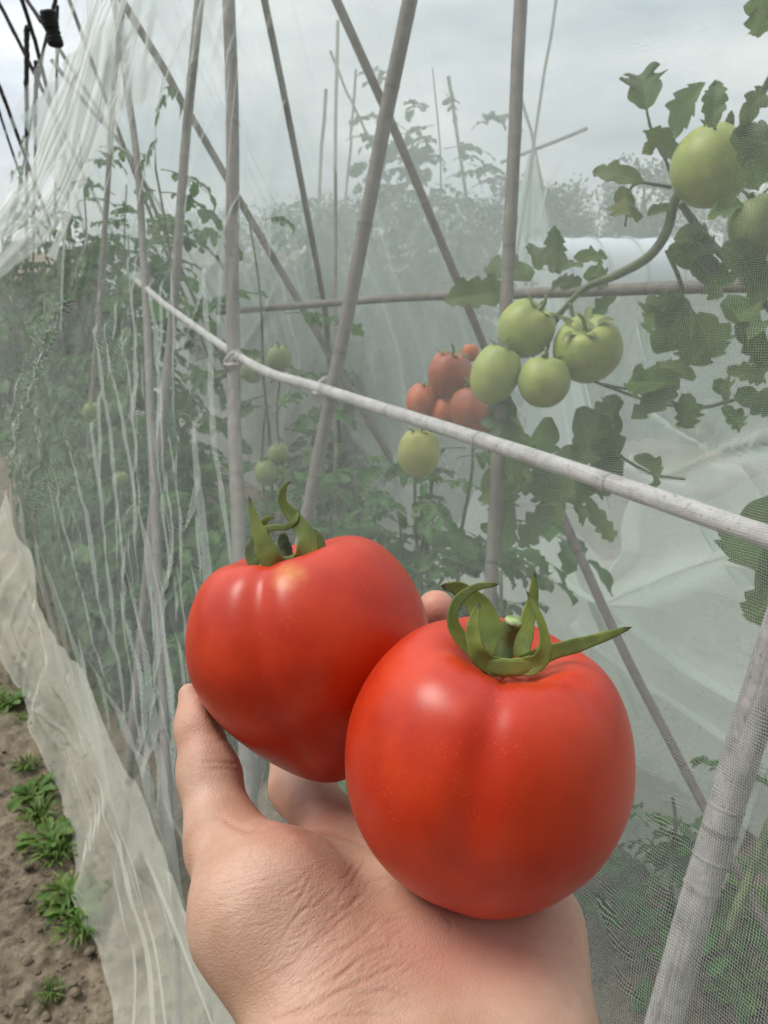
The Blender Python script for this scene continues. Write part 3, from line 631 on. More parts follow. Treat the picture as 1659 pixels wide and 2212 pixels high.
# vine clips: pale string where the slim pole is tied
# ---------------------------------------------------------------- nets
def seg_dist(pts, poly):
    d = np.full(len(pts), 1e9, np.float32)
    for a, b in zip(poly[:-1], poly[1:]):
        ba = b-a; t = np.clip(((pts-a) @ ba)/max(ba @ ba, 1e-9), 0, 1); d = np.minimum(d, np.linalg.norm(pts-a-t[:, None]*ba, axis=1))
    return d
FOLDS = [  # photo trace, width px, height m
    ([(90, 925), (160, 1060), (205, 1200), (228, 1360)], 9, .03), ([(150, 925), (200, 1080), (232, 1250), (272, 1400)], 9, .035), ([(203, 915), (240, 1090), (260, 1260)], 8, .03),
    ([(268, 1000), (300, 1150), (292, 1300), (325, 1460), (340, 1700)], 9, .03), ([(385, 975), (405, 1180), (382, 1300), (398, 1480), (400, 1650)], 13, .04), ([(442, 1025), (412, 1180), (404, 1250)], 7, .025),
    ([(304, 560), (314, 700), (326, 960), (346, 1200), (360, 1500), (368, 1900)], 10, .035), ([(350, 1150), (345, 1350), (380, 1500)], 7, .02), ([(430, 1250), (460, 1500), (500, 1900)], 8, .02),
    ([(505, 470), (560, 570)], 6, .008), ([(500, 480), (440, 645), (400, 760)], 9, .012), ([(530, 420), (500, 480), (480, 700)], 6, .018), ([(560, 425), (520, 490)], 7, .008), ([(605, 620), (570, 700), (500, 790), (460, 840)], 7, .008),
    ([(520, 100), (505, 140), (490, 300)], 6, .012), ([(200, 210), (165, 350), (85, 500), (0, 585)], 26, .10), ([(150, 190), (105, 350), (40, 440), (0, 500)], 24, .09), ([(185, 215), (140, 400), (100, 480)], 10, .05),
    ([(250, -10), (215, 90), (190, 215)], 14, .06), ([(195, -10), (165, 100), (150, 200)], 14, .06), ([(285, 50), (300, 170), (296, 330)], 10, .04), ([(275, 60), (262, 150), (285, 230)], 9, .03), ([(250, 60), (245, 180), (262, 330)], 9, .03), ([(190, 215), (150, 620), (150, 760)], 7, .03),
    ([(330, 40), (300, 90), (260, 190)], 9, .02), ([(430, 130), (390, 220), (372, 380)], 10, .015), ([(445, 180), (430, 330), (410, 420)], 8, .014), ([(350, 0), (330, 120)], 12, .02), ([(590, 40), (560, 200)], 12, .01),
    ([(30, 640), (80, 760), (95, 900)], 7, .02), ([(255, 660), (240, 900)], 6, .02),
    ([(860, 1090), (950, 1200), (1010, 1330)], 10, .008), ([(1180, 1430), (1320, 1570), (1480, 1760)], 14, .008), ([(1400, 1750), (1500, 1850)], 12, .006), ([(960, 1500), (1000, 1700)], 10, .006), ([(1270, 1850), (1330, 2000), (1370, 2212)], 12, .008), ([(1500, 1650), (1600, 1760)], 12, .006)]
fr_ = np.random.default_rng(4)
for k in range(62):                                   # fine hanging pleats over the left third
    x0 = fr_.uniform(-15, 470); y0 = fr_.uniform(560, 1250)+.25*x0*0; ln_ = fr_.uniform(380, 850); sl_ = np.interp(x0, [0, 150, 470], [.32, .22, .05])+fr_.normal(0, .05)
    ys_ = np.linspace(y0, y0+ln_, 5); xs_ = x0+(ys_-y0)*sl_+np.cumsum(fr_.normal(0, 3.5, 5))
    FOLDS.append((list(zip(xs_, ys_)), fr_.uniform(8, 20), fr_.uniform(.014, .034)))
for k in range(34):                                   # and slanting ones under the gathered top
    x0 = fr_.uniform(200, 620); y0 = fr_.uniform(-40, 300); ln_ = fr_.uniform(120, 380); sl_ = np.interp(x0, [200, 620], [-.30, -.12])+fr_.normal(0, .08)
    ys_ = np.linspace(y0, y0+ln_, 4); xs_ = x0+(ys_-y0)*sl_+np.cumsum(fr_.normal(0, 5, 4))
    FOLDS.append((list(zip(xs_, ys_)), fr_.uniform(6, 14), fr_.uniform(.008, .02)))
zr = np.concatenate([np.linspace(.0, .45, 60), np.linspace(.46, 2.75, 330)])
xs = np.concatenate([np.linspace(2100, 1720, 30), np.linspace(1710, -60, 900)])
S0 = np.array([sz(PF(x, 700))[0] for x in xs]); S0 = np.concatenate([np.linspace(-.9, S0[0]-.01, 70), S0]); xs = S0
edge = np.array([[sz(PF(x, y))[1], sz(PF(x, y))[0]] for x, y in [(150, 0), (130, 225), (46, 272), (2, 300)]]); edge = edge[edge[:, 0].argsort()]
smax = max(S0[-1], edge[:, 1].max()+1.2)
send = np.interp(zr, np.concatenate([[0, edge[0, 0]-.25], edge[:, 0]]), np.concatenate([[smax, smax], edge[:, 1]]))
SS = S0[0]+(S0-S0[0])[None, :]*((send-S0[0])/(S0[-1]-S0[0]))[:, None]
ZZ = np.broadcast_to(zr[:, None], SS.shape)
sp = np.stack([SS, ZZ], -1).reshape(-1, 2)
def fold_disp(sp, folds, f):
    D = np.zeros(len(sp), np.float32)
    for pts, wpx, hgt in folds:
        w3 = [hit(x, y, f) for x, y in pts]
        poly = np.array([sz(P3(x, y, d)) for (x, y), d in zip(pts, w3)]); mid = len(pts)//2; x, y = pts[mid]
        wm = abs(sz(P3(x+wpx/2, y, hit(x+wpx/2, y, f)))[0]-sz(P3(x-wpx/2, y, hit(x-wpx/2, y, f)))[0])*.5
        poly = catmull(poly, 20); lo = poly.min(0)-wm*3; hi = poly.max(0)+wm*3
        ii = np.where((sp > lo).all(1) & (sp < hi).all(1))[0]
        if not len(ii): continue
        d = seg_dist(sp[ii]+np.stack([vnoise(np.c_[sp[ii]*6, sp[ii][:, :1]*0])*wm*.2, 0*ii], -1), poly)
        tt = np.sqrt(np.clip(1-np.abs((sp[ii][:, 1]-(lo[1]+hi[1])/2)/((hi[1]-lo[1])/2+1e-6))**3, 0, 1))
        D[ii] = np.maximum(D[ii], hgt*tt*np.exp(-np.abs(d/wm)**1.5))
    return D
sN = np.concatenate([sp*1.0, np.zeros((len(sp), 1))], 1)
disp = fold_disp(sp, FOLDS, perpF)
left = np.clip((sp[:, 0]-.9)/1.2, 0, 1)
pleat = np.maximum(0, fbm(np.stack([sp[:, 0]*7+sp[:, 1]*1.6, sp[:, 1]*.55, sp[:, 0]*0], -1), 3))**1.5*.012*left*np.clip((1.15-sp[:, 1])/.5, .25, 1)
disp = disp+pleat+.008*fbm(sN*2.2, 3)+.0022*fbm(np.stack([sp[:, 0]*22, sp[:, 1]*7, 0*left], -1), 2)
pos = sp[:, :1]*RV+(perpF(sp[:, 1])-disp)[:, None]*NV+sp[:, 1:]*np.array([0, 0, 1.]); pos[:, 2] = np.maximum(pos[:, 2], .012)
shear = np.maximum(0, 1.22-sp[:, 1])*.55
nu_ = np.stack([sp[:, 0]+shear*.8+.02*np.sin(sp[:, 1]*7), sp[:, 1]*1.08+.28*np.maximum(0, 1.22-sp[:, 1])*sp[:, 0]+.03*np.sin(sp[:, 0]*5+sp[:, 1]*3)], -1)
net = link('insect_net', qmesh('insect_net', pos, gridq(len(zr), len(xs)), nu_), NET)
tag(net, 'sheer white insect net stretched over the poles in front of the plants', 'net')
# gathered bands where the net is bunched and pulled down at its far end
for kb, (pts, wpx, npl) in enumerate([([(262, -30), (225, 70), (196, 200), (160, 340), (85, 490), (-10, 590), (-60, 640)], 50, 4), ([(212, -30), (186, 90), (150, 205), (100, 340), (45, 440), (-20, 520)], 40, 4), ([(300, -10), (285, 90), (262, 200), (230, 330)], 22, 3), ([(250, 200), (215, 300), (165, 420), (110, 560)], 14, 3)]):
    c = catmull(np.array([PF(x, y, -.05-.02*kb) for x, y in pts]), 90); dd = np.array([depth(p) for p in c])
    t_ = unit(np.gradient(c, axis=0)); vw = unit(np.array([0, 0, CAM_H])-c); sd = unit(np.cross(t_, vw)); nm = np.cross(sd, t_)
    a_ = np.linspace(-1, 1, 90); wd = wpx*1.3*dd/FPX/2*(.75+.35*vnoise(np.c_[np.linspace(0, 6, 90), np.full(90, kb*3.), np.zeros(90)]))
    ph_ = a_[None]*npl*np.pi+2.6*vnoise(np.stack(np.broadcast_arrays(np.linspace(0, 7, 90)[:, None], a_[None]*2, np.full((1, 1), kb*5.)), -1))*2
    off_ = np.sin(ph_)*wd[:, None]*.42; sw = (a_[None]+.10*np.sin(ph_*1.0+1))*wd[:, None]
    v = c[:, None]+sw[..., None]*sd[:, None]+off_[..., None]*nm[:, None]
    link('gathered_band', qmesh('gathered_band', v.reshape(-1, 3), gridq(90, 90), np.stack(np.broadcast_arrays(a_[None]*.25, np.linspace(0, 2, 90)[:, None]), -1).reshape(-1, 2)), NET_BAND, net)
# hem skirt flaring out over the soil at left, a doubled creamy edge of the same netting
HEM = [(-330, 760), (-150, 1100), (0, 1410), (48, 1498), (78, 1570), (108, 1650), (138, 1740), (150, 1820), (166, 1905), (180, 2000), (214, 2085), (222, 2212), (240, 2330), (262, 2500)]
hw = np.array([PG(*p) for p in HEM]); hs = hw @ RV; hp_ = hw @ NV; od = hs.argsort(); hs, hp_ = hs[od], hp_[od]
sk = np.linspace(-.4, 3.6, 900); tk = np.linspace(0, 1, 260)
TT, SK = np.meshgrid(tk, sk, indexing='ij')
ztop = .40
ztop = .40+.05*fbm(np.stack([SK*2.2, 0*SK, 0*SK], -1), 3); zz = ztop*(1-TT)**1.05+.008; ph = np.interp(SK, hs, hp_)
pp = (perpS(ztop)-.012)*(1-TT)+ph*TT-.05*np.sin(np.pi*TT)*0
spk = np.stack([SK, zz], -1).reshape(-1, 2)
KF = [([(100, 1300), (150, 1480), (240, 1650), (330, 1850)], 16, .05), ([(0, 862), (50, 980), (85, 1120), (110, 1300)], 12, .04), ([(30, 1010), (75, 1180), (110, 1290)], 12, .04), ([(170, 1460), (205, 1570), (270, 1760), (292, 1900), (330, 2050), (362, 2230)], 13, .04), ([(230, 1640), (330, 1800), (400, 1950), (470, 2100), (530, 2230)], 12, .035),
      ([(60, 1500), (130, 1570), (210, 1690), (240, 1800), (265, 1950), (290, 2070)], 12, .03), ([(236, 1740), (250, 1900), (280, 2050), (286, 2230)], 10, .025), ([(290, 1750), (330, 1950), (392, 2230)], 11, .03), ([(350, 1640), (400, 1850), (470, 2000), (600, 2230)], 13, .035), ([(120, 1150), (205, 1420), (300, 1640)], 9, .03), ([(10, 1130), (60, 1350), (140, 1540)], 14, .03)]
KF = [(p_, w_*1.7, h_*.55) for p_, w_, h_ in KF]
for k in range(34):
    x0 = fr_.uniform(0, 330); y0 = np.interp(x0, [0, 330], [1150, 1640])+fr_.uniform(-120, 260); ys_ = np.linspace(y0, y0+fr_.uniform(220, 600), 5)
    KF.append((list(zip(x0+(ys_-y0)*np.interp(x0, [0, 330], [.34, .24])+np.cumsum(fr_.normal(0, 4, 5)), ys_)), fr_.uniform(7, 18), fr_.uniform(.006, .016)))
dk = fold_disp(spk, KF, perpS)
wv_ = .020*fbm(np.stack([spk[:, 0]*4+spk[:, 1]*2.5, spk[:, 1]*1.5, 0*dk], -1), 2)+.016*np.maximum(0, fbm(np.stack([spk[:, 0]*7+spk[:, 1]*3, spk[:, 1]*1.2, 0*dk+4], -1), 2))**1.4
pk_ = pp.ravel()-dk-wv_*np.clip(TT.ravel()*3, .15, 1)
posk = spk[:, :1]*RV+pk_[:, None]*NV+np.c_[0*dk, 0*dk, np.maximum(zz.ravel()+.02*TT.ravel()*fbm(np.stack([spk[:, 0]*11, 0*dk, 0*dk], -1), 2), .018)]
skirt = link('hem_skirt', qmesh('hem_skirt', posk, gridq(260, 900), np.stack([SK, TT*.65], -1).reshape(-1, 2)), NET_SKIRT, net)
skirt['label'] = 'denser cream hem of the net trailing on the soil'
# rear face of the tunnel
sb = np.linspace(-1.2, 8, 760); zb = np.linspace(.01, 2.5, 150); ZB, SB = np.meshgrid(zb, sb, indexing='ij'); spb = np.stack([SB, ZB], -1).reshape(-1, 2)
RF = [([(1300, 1020), (1400, 1040), (1505, 995), (1640, 960), (1760, 950)], 36, .12), ([(1330, 880), (1420, 940), (1505, 995)], 20, .08), ([(1340, 1290), (1440, 1250), (1520, 1210), (1640, 1170)], 24, .10), ([(1430, 1400), (1540, 1430), (1680, 1500)], 22, .05), ([(1510, 1000), (1560, 1060), (1620, 1180)], 16, .04), ([(1320, 700), (1330, 800)], 10, .02), ([(1390, 690), (1392, 830)], 10, .02), ([(1040, 520), (1100, 480), (1150, 350)], 10, .03), ([(620, 800), (700, 900), (780, 1000)], 20, .04)]
db = fold_disp(spb, RF, perpB)
hang = .05*fbm(np.stack([spb[:, 0]*1.6, spb[:, 1]*1.3, 0*db], -1), 3)+.025*np.maximum(0, fbm(np.stack([spb[:, 0]*7, spb[:, 1]*.8, 0*db], -1), 3))
posb = spb[:, :1]*RV+(perpB(spb[:, 1])+.12-db-hang)[:, None]*NV+spb[:, 1:]*np.array([0, 0, 1.])
nb = link('insect_net', qmesh('insect_net', posb, gridq(150, 760), spb), NET_BACK)
tag(nb, 'pale greenish net hanging in loose swags behind the tomato plants', 'net')

# a loose length of net hanging in swags in front of the rear face, at right
def perpL(z): return perpB(z)-.20
s0_, s1_ = sz(PB(1860, 1050))[0], sz(PB(1085, 1050))[0]
sl_ = np.linspace(s0_, s1_, 420); ul_ = np.linspace(0, 1, 260); UL, SL = np.meshgrid(ul_, sl_, indexing='ij')
f_ = (SL-s0_)/(s1_-s0_); ZL = .02+UL*(.93-.42*f_+.09*np.sin(f_*9)+.05*np.sin(f_*23+1)); spl = np.stack([SL, ZL], -1).reshape(-1, 2)
LF = [([(1130, 1150), (1300, 1285), (1440, 1255), (1560, 1205), (1720, 1160)], 44, .11), ([(1290, 870), (1400, 960), (1505, 1000)], 30, .09), ([(1505, 1000), (1600, 968), (1740, 950)], 30, .11), ([(1505, 1000), (1560, 1100), (1650, 1250)], 24, .08), ([(1330, 1295), (1500, 1420), (1690, 1520)], 32, .09), ([(1240, 1350), (1400, 1480), (1620, 1610)], 28, .07), ([(1150, 1230), (1230, 1400), (1280, 1600)], 22, .05), ([(1380, 1000), (1360, 1130), (1310, 1260)], 22, .05)]
dl = fold_disp(spl, LF, perpL)+.05*fbm(np.stack([spl[:, 0]*2.3, spl[:, 1]*2.6, 0*spl[:, 0]], -1), 3)
posl = spl[:, :1]*RV+(perpL(spl[:, 1])-dl)[:, None]*NV+spl[:, 1:]*np.array([0, 0, 1.])
nl = link('insect_net', qmesh('insect_net', posl, gridq(260, 420), spl), NET_BACK)
tag(nl, 'loose spare net slumped in pale swags at right, below the near plant', 'net')

# ---------------------------------------------------------------- plants
def leaflet(L, W, nseg=16, teeth=4, cut=.45, fold=.35, droop=.3, seed=0, na=7):
    """one leaflet along +x, blade across y, top side +z"""
    t = np.linspace(0, 1, nseg); rg = np.random.default_rng(seed)
    base = (t+.02)**.55*(1-t)**.85; base /= base.max()
    saw = np.zeros(nseg)
    if cut > 0:
        f = (t*teeth+rg.uniform(-.1, .1)) % 1; saw = cut*(f**1.5)*(t < .93)
    a = np.linspace(-1, 1, na)
    hw_ = W/2*base
    y = a[None]*(hw_*(1-saw*.9))[:, None]
    x = t[:, None]*L-(a[None]**2)*0+np.abs(a[None])*hw_[:, None]*.35
    x[0] = 0; y[-1] = 0; x[-1] = L
    k = droop*2.0; th_ = t*k
    z = np.abs(y)*fold+.06*W*np.sin(t*9+rg.uniform(0, 6))[:, None]*a[None]+.05*W*np.sin(t*15+rg.uniform(0, 6))[:, None]*np.abs(a[None])
    xs_ = x/L
    xx = L*np.sin(xs_*k)/max(k, 1e-3)+z*np.sin(xs_*k); zz_ = -L*(1-np.cos(xs_*k))/max(k, 1e-3)+z*np.cos(xs_*k)
    v = np.stack([xx, y, zz_], -1).reshape(-1, 3)
    uv = np.stack(np.broadcast_arrays(t[:, None], a[None]), -1).reshape(-1, 2)
    return v, gridq(nseg, na), uv
def frame(v, base, d, up):
    x = unit(np.asarray(d, float)); up = np.asarray(up, float); y = np.cross(up, x)
    if np.linalg.norm(y) < 1e-4: y = np.cross(np.array([1., .2, .1]), x)
    y = unit(y); z = np.cross(x, y)
    return np.asarray(base)+v[:, :1]*x+v[:, 1:2]*y+v[:, 2:]*z
TEMPL = [leaflet(1., .5+.12*(k % 3), 10, 3+k % 2, .5, .25+.1*(k % 3), .25+.12*(k % 4), k, 5) for k in range(10)]
TEMPL_N = [leaflet(1., .22, 7, 2, .4, .2, .3+.1*k, k+20, 3) for k in range(4)]
def compound(mb, smb, base, d, L, rg, size=1., templ=TEMPL, droop=.5, tint=0., pairs=3):
    d = unit(np.asarray(d, float)); n = 9; up = np.array([0, 0, 1.]); t = np.linspace(0, 1, n)[:, None]
    rach = base+d*t*L-up*droop*L*t**2*.8
    v, q, uv = tube(rach, [.0022*size, .0009*size], 5, cap=False); smb.add(v, q, uv, .2)
    td = unit(np.gradient(rach, axis=0)); side = unit(np.cross(up, d)) if abs(d[2]) < .97 else np.array([1., 0, 0])
    def put(p, dd, l):
        tv, tq, tu = templ[rg.integers(len(templ))]
        u2 = unit(up+rg.normal(0, .35, 3)); mb.add(frame(tv*l, p, dd, u2), tq, tu, np.clip(tint+rg.normal(0, .06), 0, 1))
    put(rach[-1], td[-1], L*.42)
    for k in range(pairs):
        i = int(n*(.35+.55*k/pairs)); l = L*(.40-.05*abs(k-1))*rg.uniform(.8, 1.15)
        for sgn in (-1, 1):
            put(rach[i], unit(td[i]*.55+side*sgn*rg.uniform(.7, 1.1)+rg.normal(0, .15, 3)), l)
            if rg.random() < .6: put(rach[max(1, i-1)], unit(td[i]*.3+side*sgn+rg.normal(0, .2, 3)), l*.4)
def plant(label, foot, height, width, n, leafL, seed, mat=LEAF_FAR, lean=(0, 0), group=None, low=.15, templ=TEMPL, tint=0., nst=1, name='tomato_plant', cat='plant', droop=.5, top_sparse=True, inside=False):
    rg = np.random.default_rng(seed); foot = np.array([foot[0], foot[1], 0.]); e = empty(name, foot)
    mb = MB(); sm_ = MB()
    for s_i in range(nst):
        off = rg.normal(0, width*.25, 2) if nst > 1 else np.zeros(2)
        t = np.linspace(0, 1, 7); hgt = height*(1 if s_i == 0 else rg.uniform(.65, .98))
        c = np.stack([lean[0]*t+off[0]*t**.7+rg.normal(0, .02, 7)*t, lean[1]*t+off[1]*t**.7+rg.normal(0, .02, 7)*t, hgt*t-.02], -1)
        c = catmull(c, 30); v, q, uv = tube(c, [.007, .0055, .003], 7); sm_.add(v, q, uv, 0)
        for k in range(n//nst):
            tt = rg.uniform(low, 1) if top_sparse else rg.uniform(low, 1)**.8
            p = c[min(29, int(tt*29))]; a = rg.uniform(0, 2*np.pi); l = leafL*rg.uniform(.65, 1.2)*(1-.45*max(0, tt-.75)/.25)
            d = np.array([math.cos(a), math.sin(a), rg.uniform(-.1, .7)])
            compound(mb, sm_, p+d*rg.uniform(0, width*.45)*np.array([1, 1, .4]), d, l, rg, templ=templ, droop=droop*rg.uniform(.5, 1.4), tint=tint)
    if inside:                                       # leaves that reach the netting lie against its inner side
        for B_ in (mb, sm_):
            for v in B_.v:
                w_ = v+foot; pr_ = w_ @ NV; lim = perpF(w_[:, 2])+.035+.02*vnoise(w_*9); v += np.maximum(0, lim-pr_)[:, None]*NV
    sm_.build('stem', STEM, e); mb.build('foliage', mat, e)
    return tag(e, label, cat, group)
GP = 'tomato plants along the tunnel'
def at(x, y, d): p = P3(x, y, d); return p[:2]
def inrow(x, off, y=900):                           # a spot in the planted row, off metres behind the front poles, under photo column x
    p = PF(x, y, off); return p[:2]
def behind(x, y, off): return PF(x, y, off)[:2]
plant('leafy tomato plant under the gathered net, dense dark foliage', behind(205, 800, .36), 1.95, .30, 170, .27, 1, group=GP, nst=4, inside=True)
plant('tall thin tomato plant rising between the slim pole and the leaning pole', behind(410, 800, .28), 1.92, .16, 34, .22, 2, group=GP, lean=(-.08, 0), low=.3, inside=True)
plant('tomato plant at the left edge beyond the gathered net', behind(40, 800, .30), 2.15, .30, 130, .3, 3, group=GP, nst=4, inside=True)
plant('dark tomato plant beside the slim pole, between it and the gathered net', behind(300, 800, .45), 1.7, .26, 110, .25, 12, group=GP, nst=3, inside=True)
plant('tomato plant with loose top behind the snagged vertical pole', at(585, 700, 2.4), 1.55, .18, 30, .2, 4, group=GP, nst=2, inside=True)
plant('low tomato plant between the thick middle pole and the snagged pole', at(600, 900, 2.0), 1.05, .16, 30, .18, 5, group=GP, nst=2)
plant('bushy tomato plant carrying the split red tomatoes', at(960, 900, 1.62), 1.16, .2, 80, .2, 6, group=GP, nst=3, low=.1)
plant('low dark plant right behind the two held tomatoes', at(800, 1100, 1.75), .90, .22, 90, .18, 7, group=GP, nst=4)
plant('low leafy plant straight below the yellow green tomato', at(930, 1100, 1.7), .95, .2, 80, .17, 21, group=GP, nst=4, low=.05)
plant('low leafy plant between the held tomatoes and the foot of the thick middle pole', at(690, 1100, 2.2), .95, .24, 90, .18, 22, group=GP, nst=4, low=.05)
plant('low dark plant right of the held tomatoes, under the drooping leaves', at(1060, 1200, 1.5), .75, .18, 70, .16, 23, group=GP, nst=4, low=.05)
plant('dark drooping plant under the pale rail, right of centre', at(1130, 1050, 1.25), .92, .12, 34, .19, 8, group=GP, nst=2, droop=.9)
plant('low seedling foliage beside the brown stake', at(1560, 1500, 1.35), .45, .22, 30, .15, 9, group=GP, nst=3)
plant('low leafy plant by the foot of the thickest pole', at(1640, 1790, 1.0), .24, .12, 14, .10, 19, group=GP, nst=2)
GW = 'feathery plants inside the left of the net'
for k, (x, off, h_, lab) in enumerate([(30, .2, 1.25, 'feathery green bush nearest the left edge inside the net'), (120, .25, 1.2, 'feathery green bush below the dense tomato foliage'), (215, .25, 1.12, 'feathery green bush beside the slim pole with the net fold'), (330, .3, .85, 'shorter feathery bush right of the slim pole'), (410, .32, .75, 'sparse feathery bush between the slim pole and the snagged pole'), (290, .15, .70, 'lowest feathery bush in the bottom left of the net'), (180, .12, .85, 'feathery bush pressed against the net folds at lower left'), (80, .12, .95, 'feathery bush behind the cream hem at the left'), (480, .3, .6, 'low feathery bush behind the smaller held tomato')]):
    plant(lab, behind(x, 1000, off), h_, .34, 190, .21, 30+k, LEAF_FAR, group=GW, low=.04, templ=TEMPL_N+TEMPL[:2], nst=7, name='feathery_bush', cat='bush', inside=True)
GR = 'staked plants in the next row beyond'
for k, (x, y, d, h_, wd, lab) in enumerate([(985, 300, 3.5, 2.18, .42, 'tall pale plant with a cane tip, right of the thick middle pole'), (905, 420, 4.2, 1.88, .4, 'pale bushy plant just right of the thick middle pole'), (760, 420, 4.6, 1.75, .38, 'pale bushy plant around the tan upright cane'), (650, 430, 5.0, 1.70, .40, 'pale plant behind the left leaning thin pole'), (1050, 450, 5.2, 1.75, .36, 'pale plant behind the upright pole right of centre'), (540, 430, 5.4, 1.62, .4, 'pale plant behind the snagged vertical pole, lower than its neighbours'), (840, 560, 3.6, 1.30, .35, 'lower pale plant in front of the far row, left of the diagonal pole')]):
    plant(lab, at(x, y, d), h_, wd, 230 if k < 2 else 150, .28, 60+k, LEAF_TREE, group=GR, nst=4, name='staked_plant', low=.2)

# the near vine at right: every leaf traced one by one
vine_d = .98
def V(x, y, d=vine_d): return P3(x, y, d)
vf = V(1560, 2050, 1.1); vfoot = np.array([vf[0], vf[1], 0.])
vine = empty('tomato_plant', vfoot); tag(vine, 'near tomato plant at right with broad leaves and a thick arching vine', 'plant', GP)
b = MB()
def vt(pts, r): v, q, uv = tube(np.array([P3(*p) for p in pts])-vfoot, r, 9, max(8, len(pts)*7)); v = v+.0006*fbm(v*160, 2)[:, None]; b.add(v, q, uv, 0)
vt([(1720, 60, .78), (1660, 175, .80), (1610, 270, .84), (1520, 360, .92), (1462, 425, .95), (1440, 500, .96), (1400, 555, .97), (1330, 595, .98), (1265, 622, 1.0), (1215, 672, 1.02), (1175, 740, 1.05)], [.0028, .0040, .0058, .0062, .0060, .004, .003])
vt([(1560, 2050, 1.1), (1760, 1500, 1.1), (1800, 1100, 1.05), (1750, 800, 1.02), (1640, 640, 1.0), (1540, 530, .97), (1470, 440, .96)], [.008, .007, .006, .005, .005])
vt([(1230, 655, 1.0), (1248, 720, 1.0), (1262, 745, .99)], [.003, .0025]); vt([(1225, 660, 1.02), (1190, 690, 1.03), (1150, 705, 1.0)], [.003, .0025]); vt([(1195, 705, 1.03), (1110, 740, 1.0), (1075, 765, 1.0)], [.003, .002]); vt([(1190, 715, 1.03), (1180, 760, 1.0), (1175, 780, 1.0)], [.003, .002])
vt([(1395, 232, .93), (1410, 290, .94), (1440, 350, .95), (1462, 420, .96)], [.0016, .0024]); vt([(1455, 290, .92), (1462, 340, .93), (1475, 390, .95)], [.0014, .002]); vt([(1540, 270, .86), (1560, 300, .87), (1600, 290, .86)], [.0016, .002])
vt([(1350, 490, .96), (1368, 400, .95), (1450, 405, .95)], [.0014, .0022]); vt([(1300, 830, .98), (1400, 850, .99), (1500, 880, 1.0), (1600, 860, 1.02), (1750, 820, 1.02)], [.0018, .003]); vt([(1225, 800, 1.0), (1380, 860, .99), (1500, 885, 1.0)], [.0018, .002])
vt([(1340, 870, .98), (1320, 960, .98), (1400, 1020, .98), (1480, 1035, .97)], [.0025, .0016]); vt([(1440, 540, .97), (1470, 610, .98), (1480, 680, .99), (1520, 760, 1.0)], [.003, .002])
b.build('stem', STEM, vine)
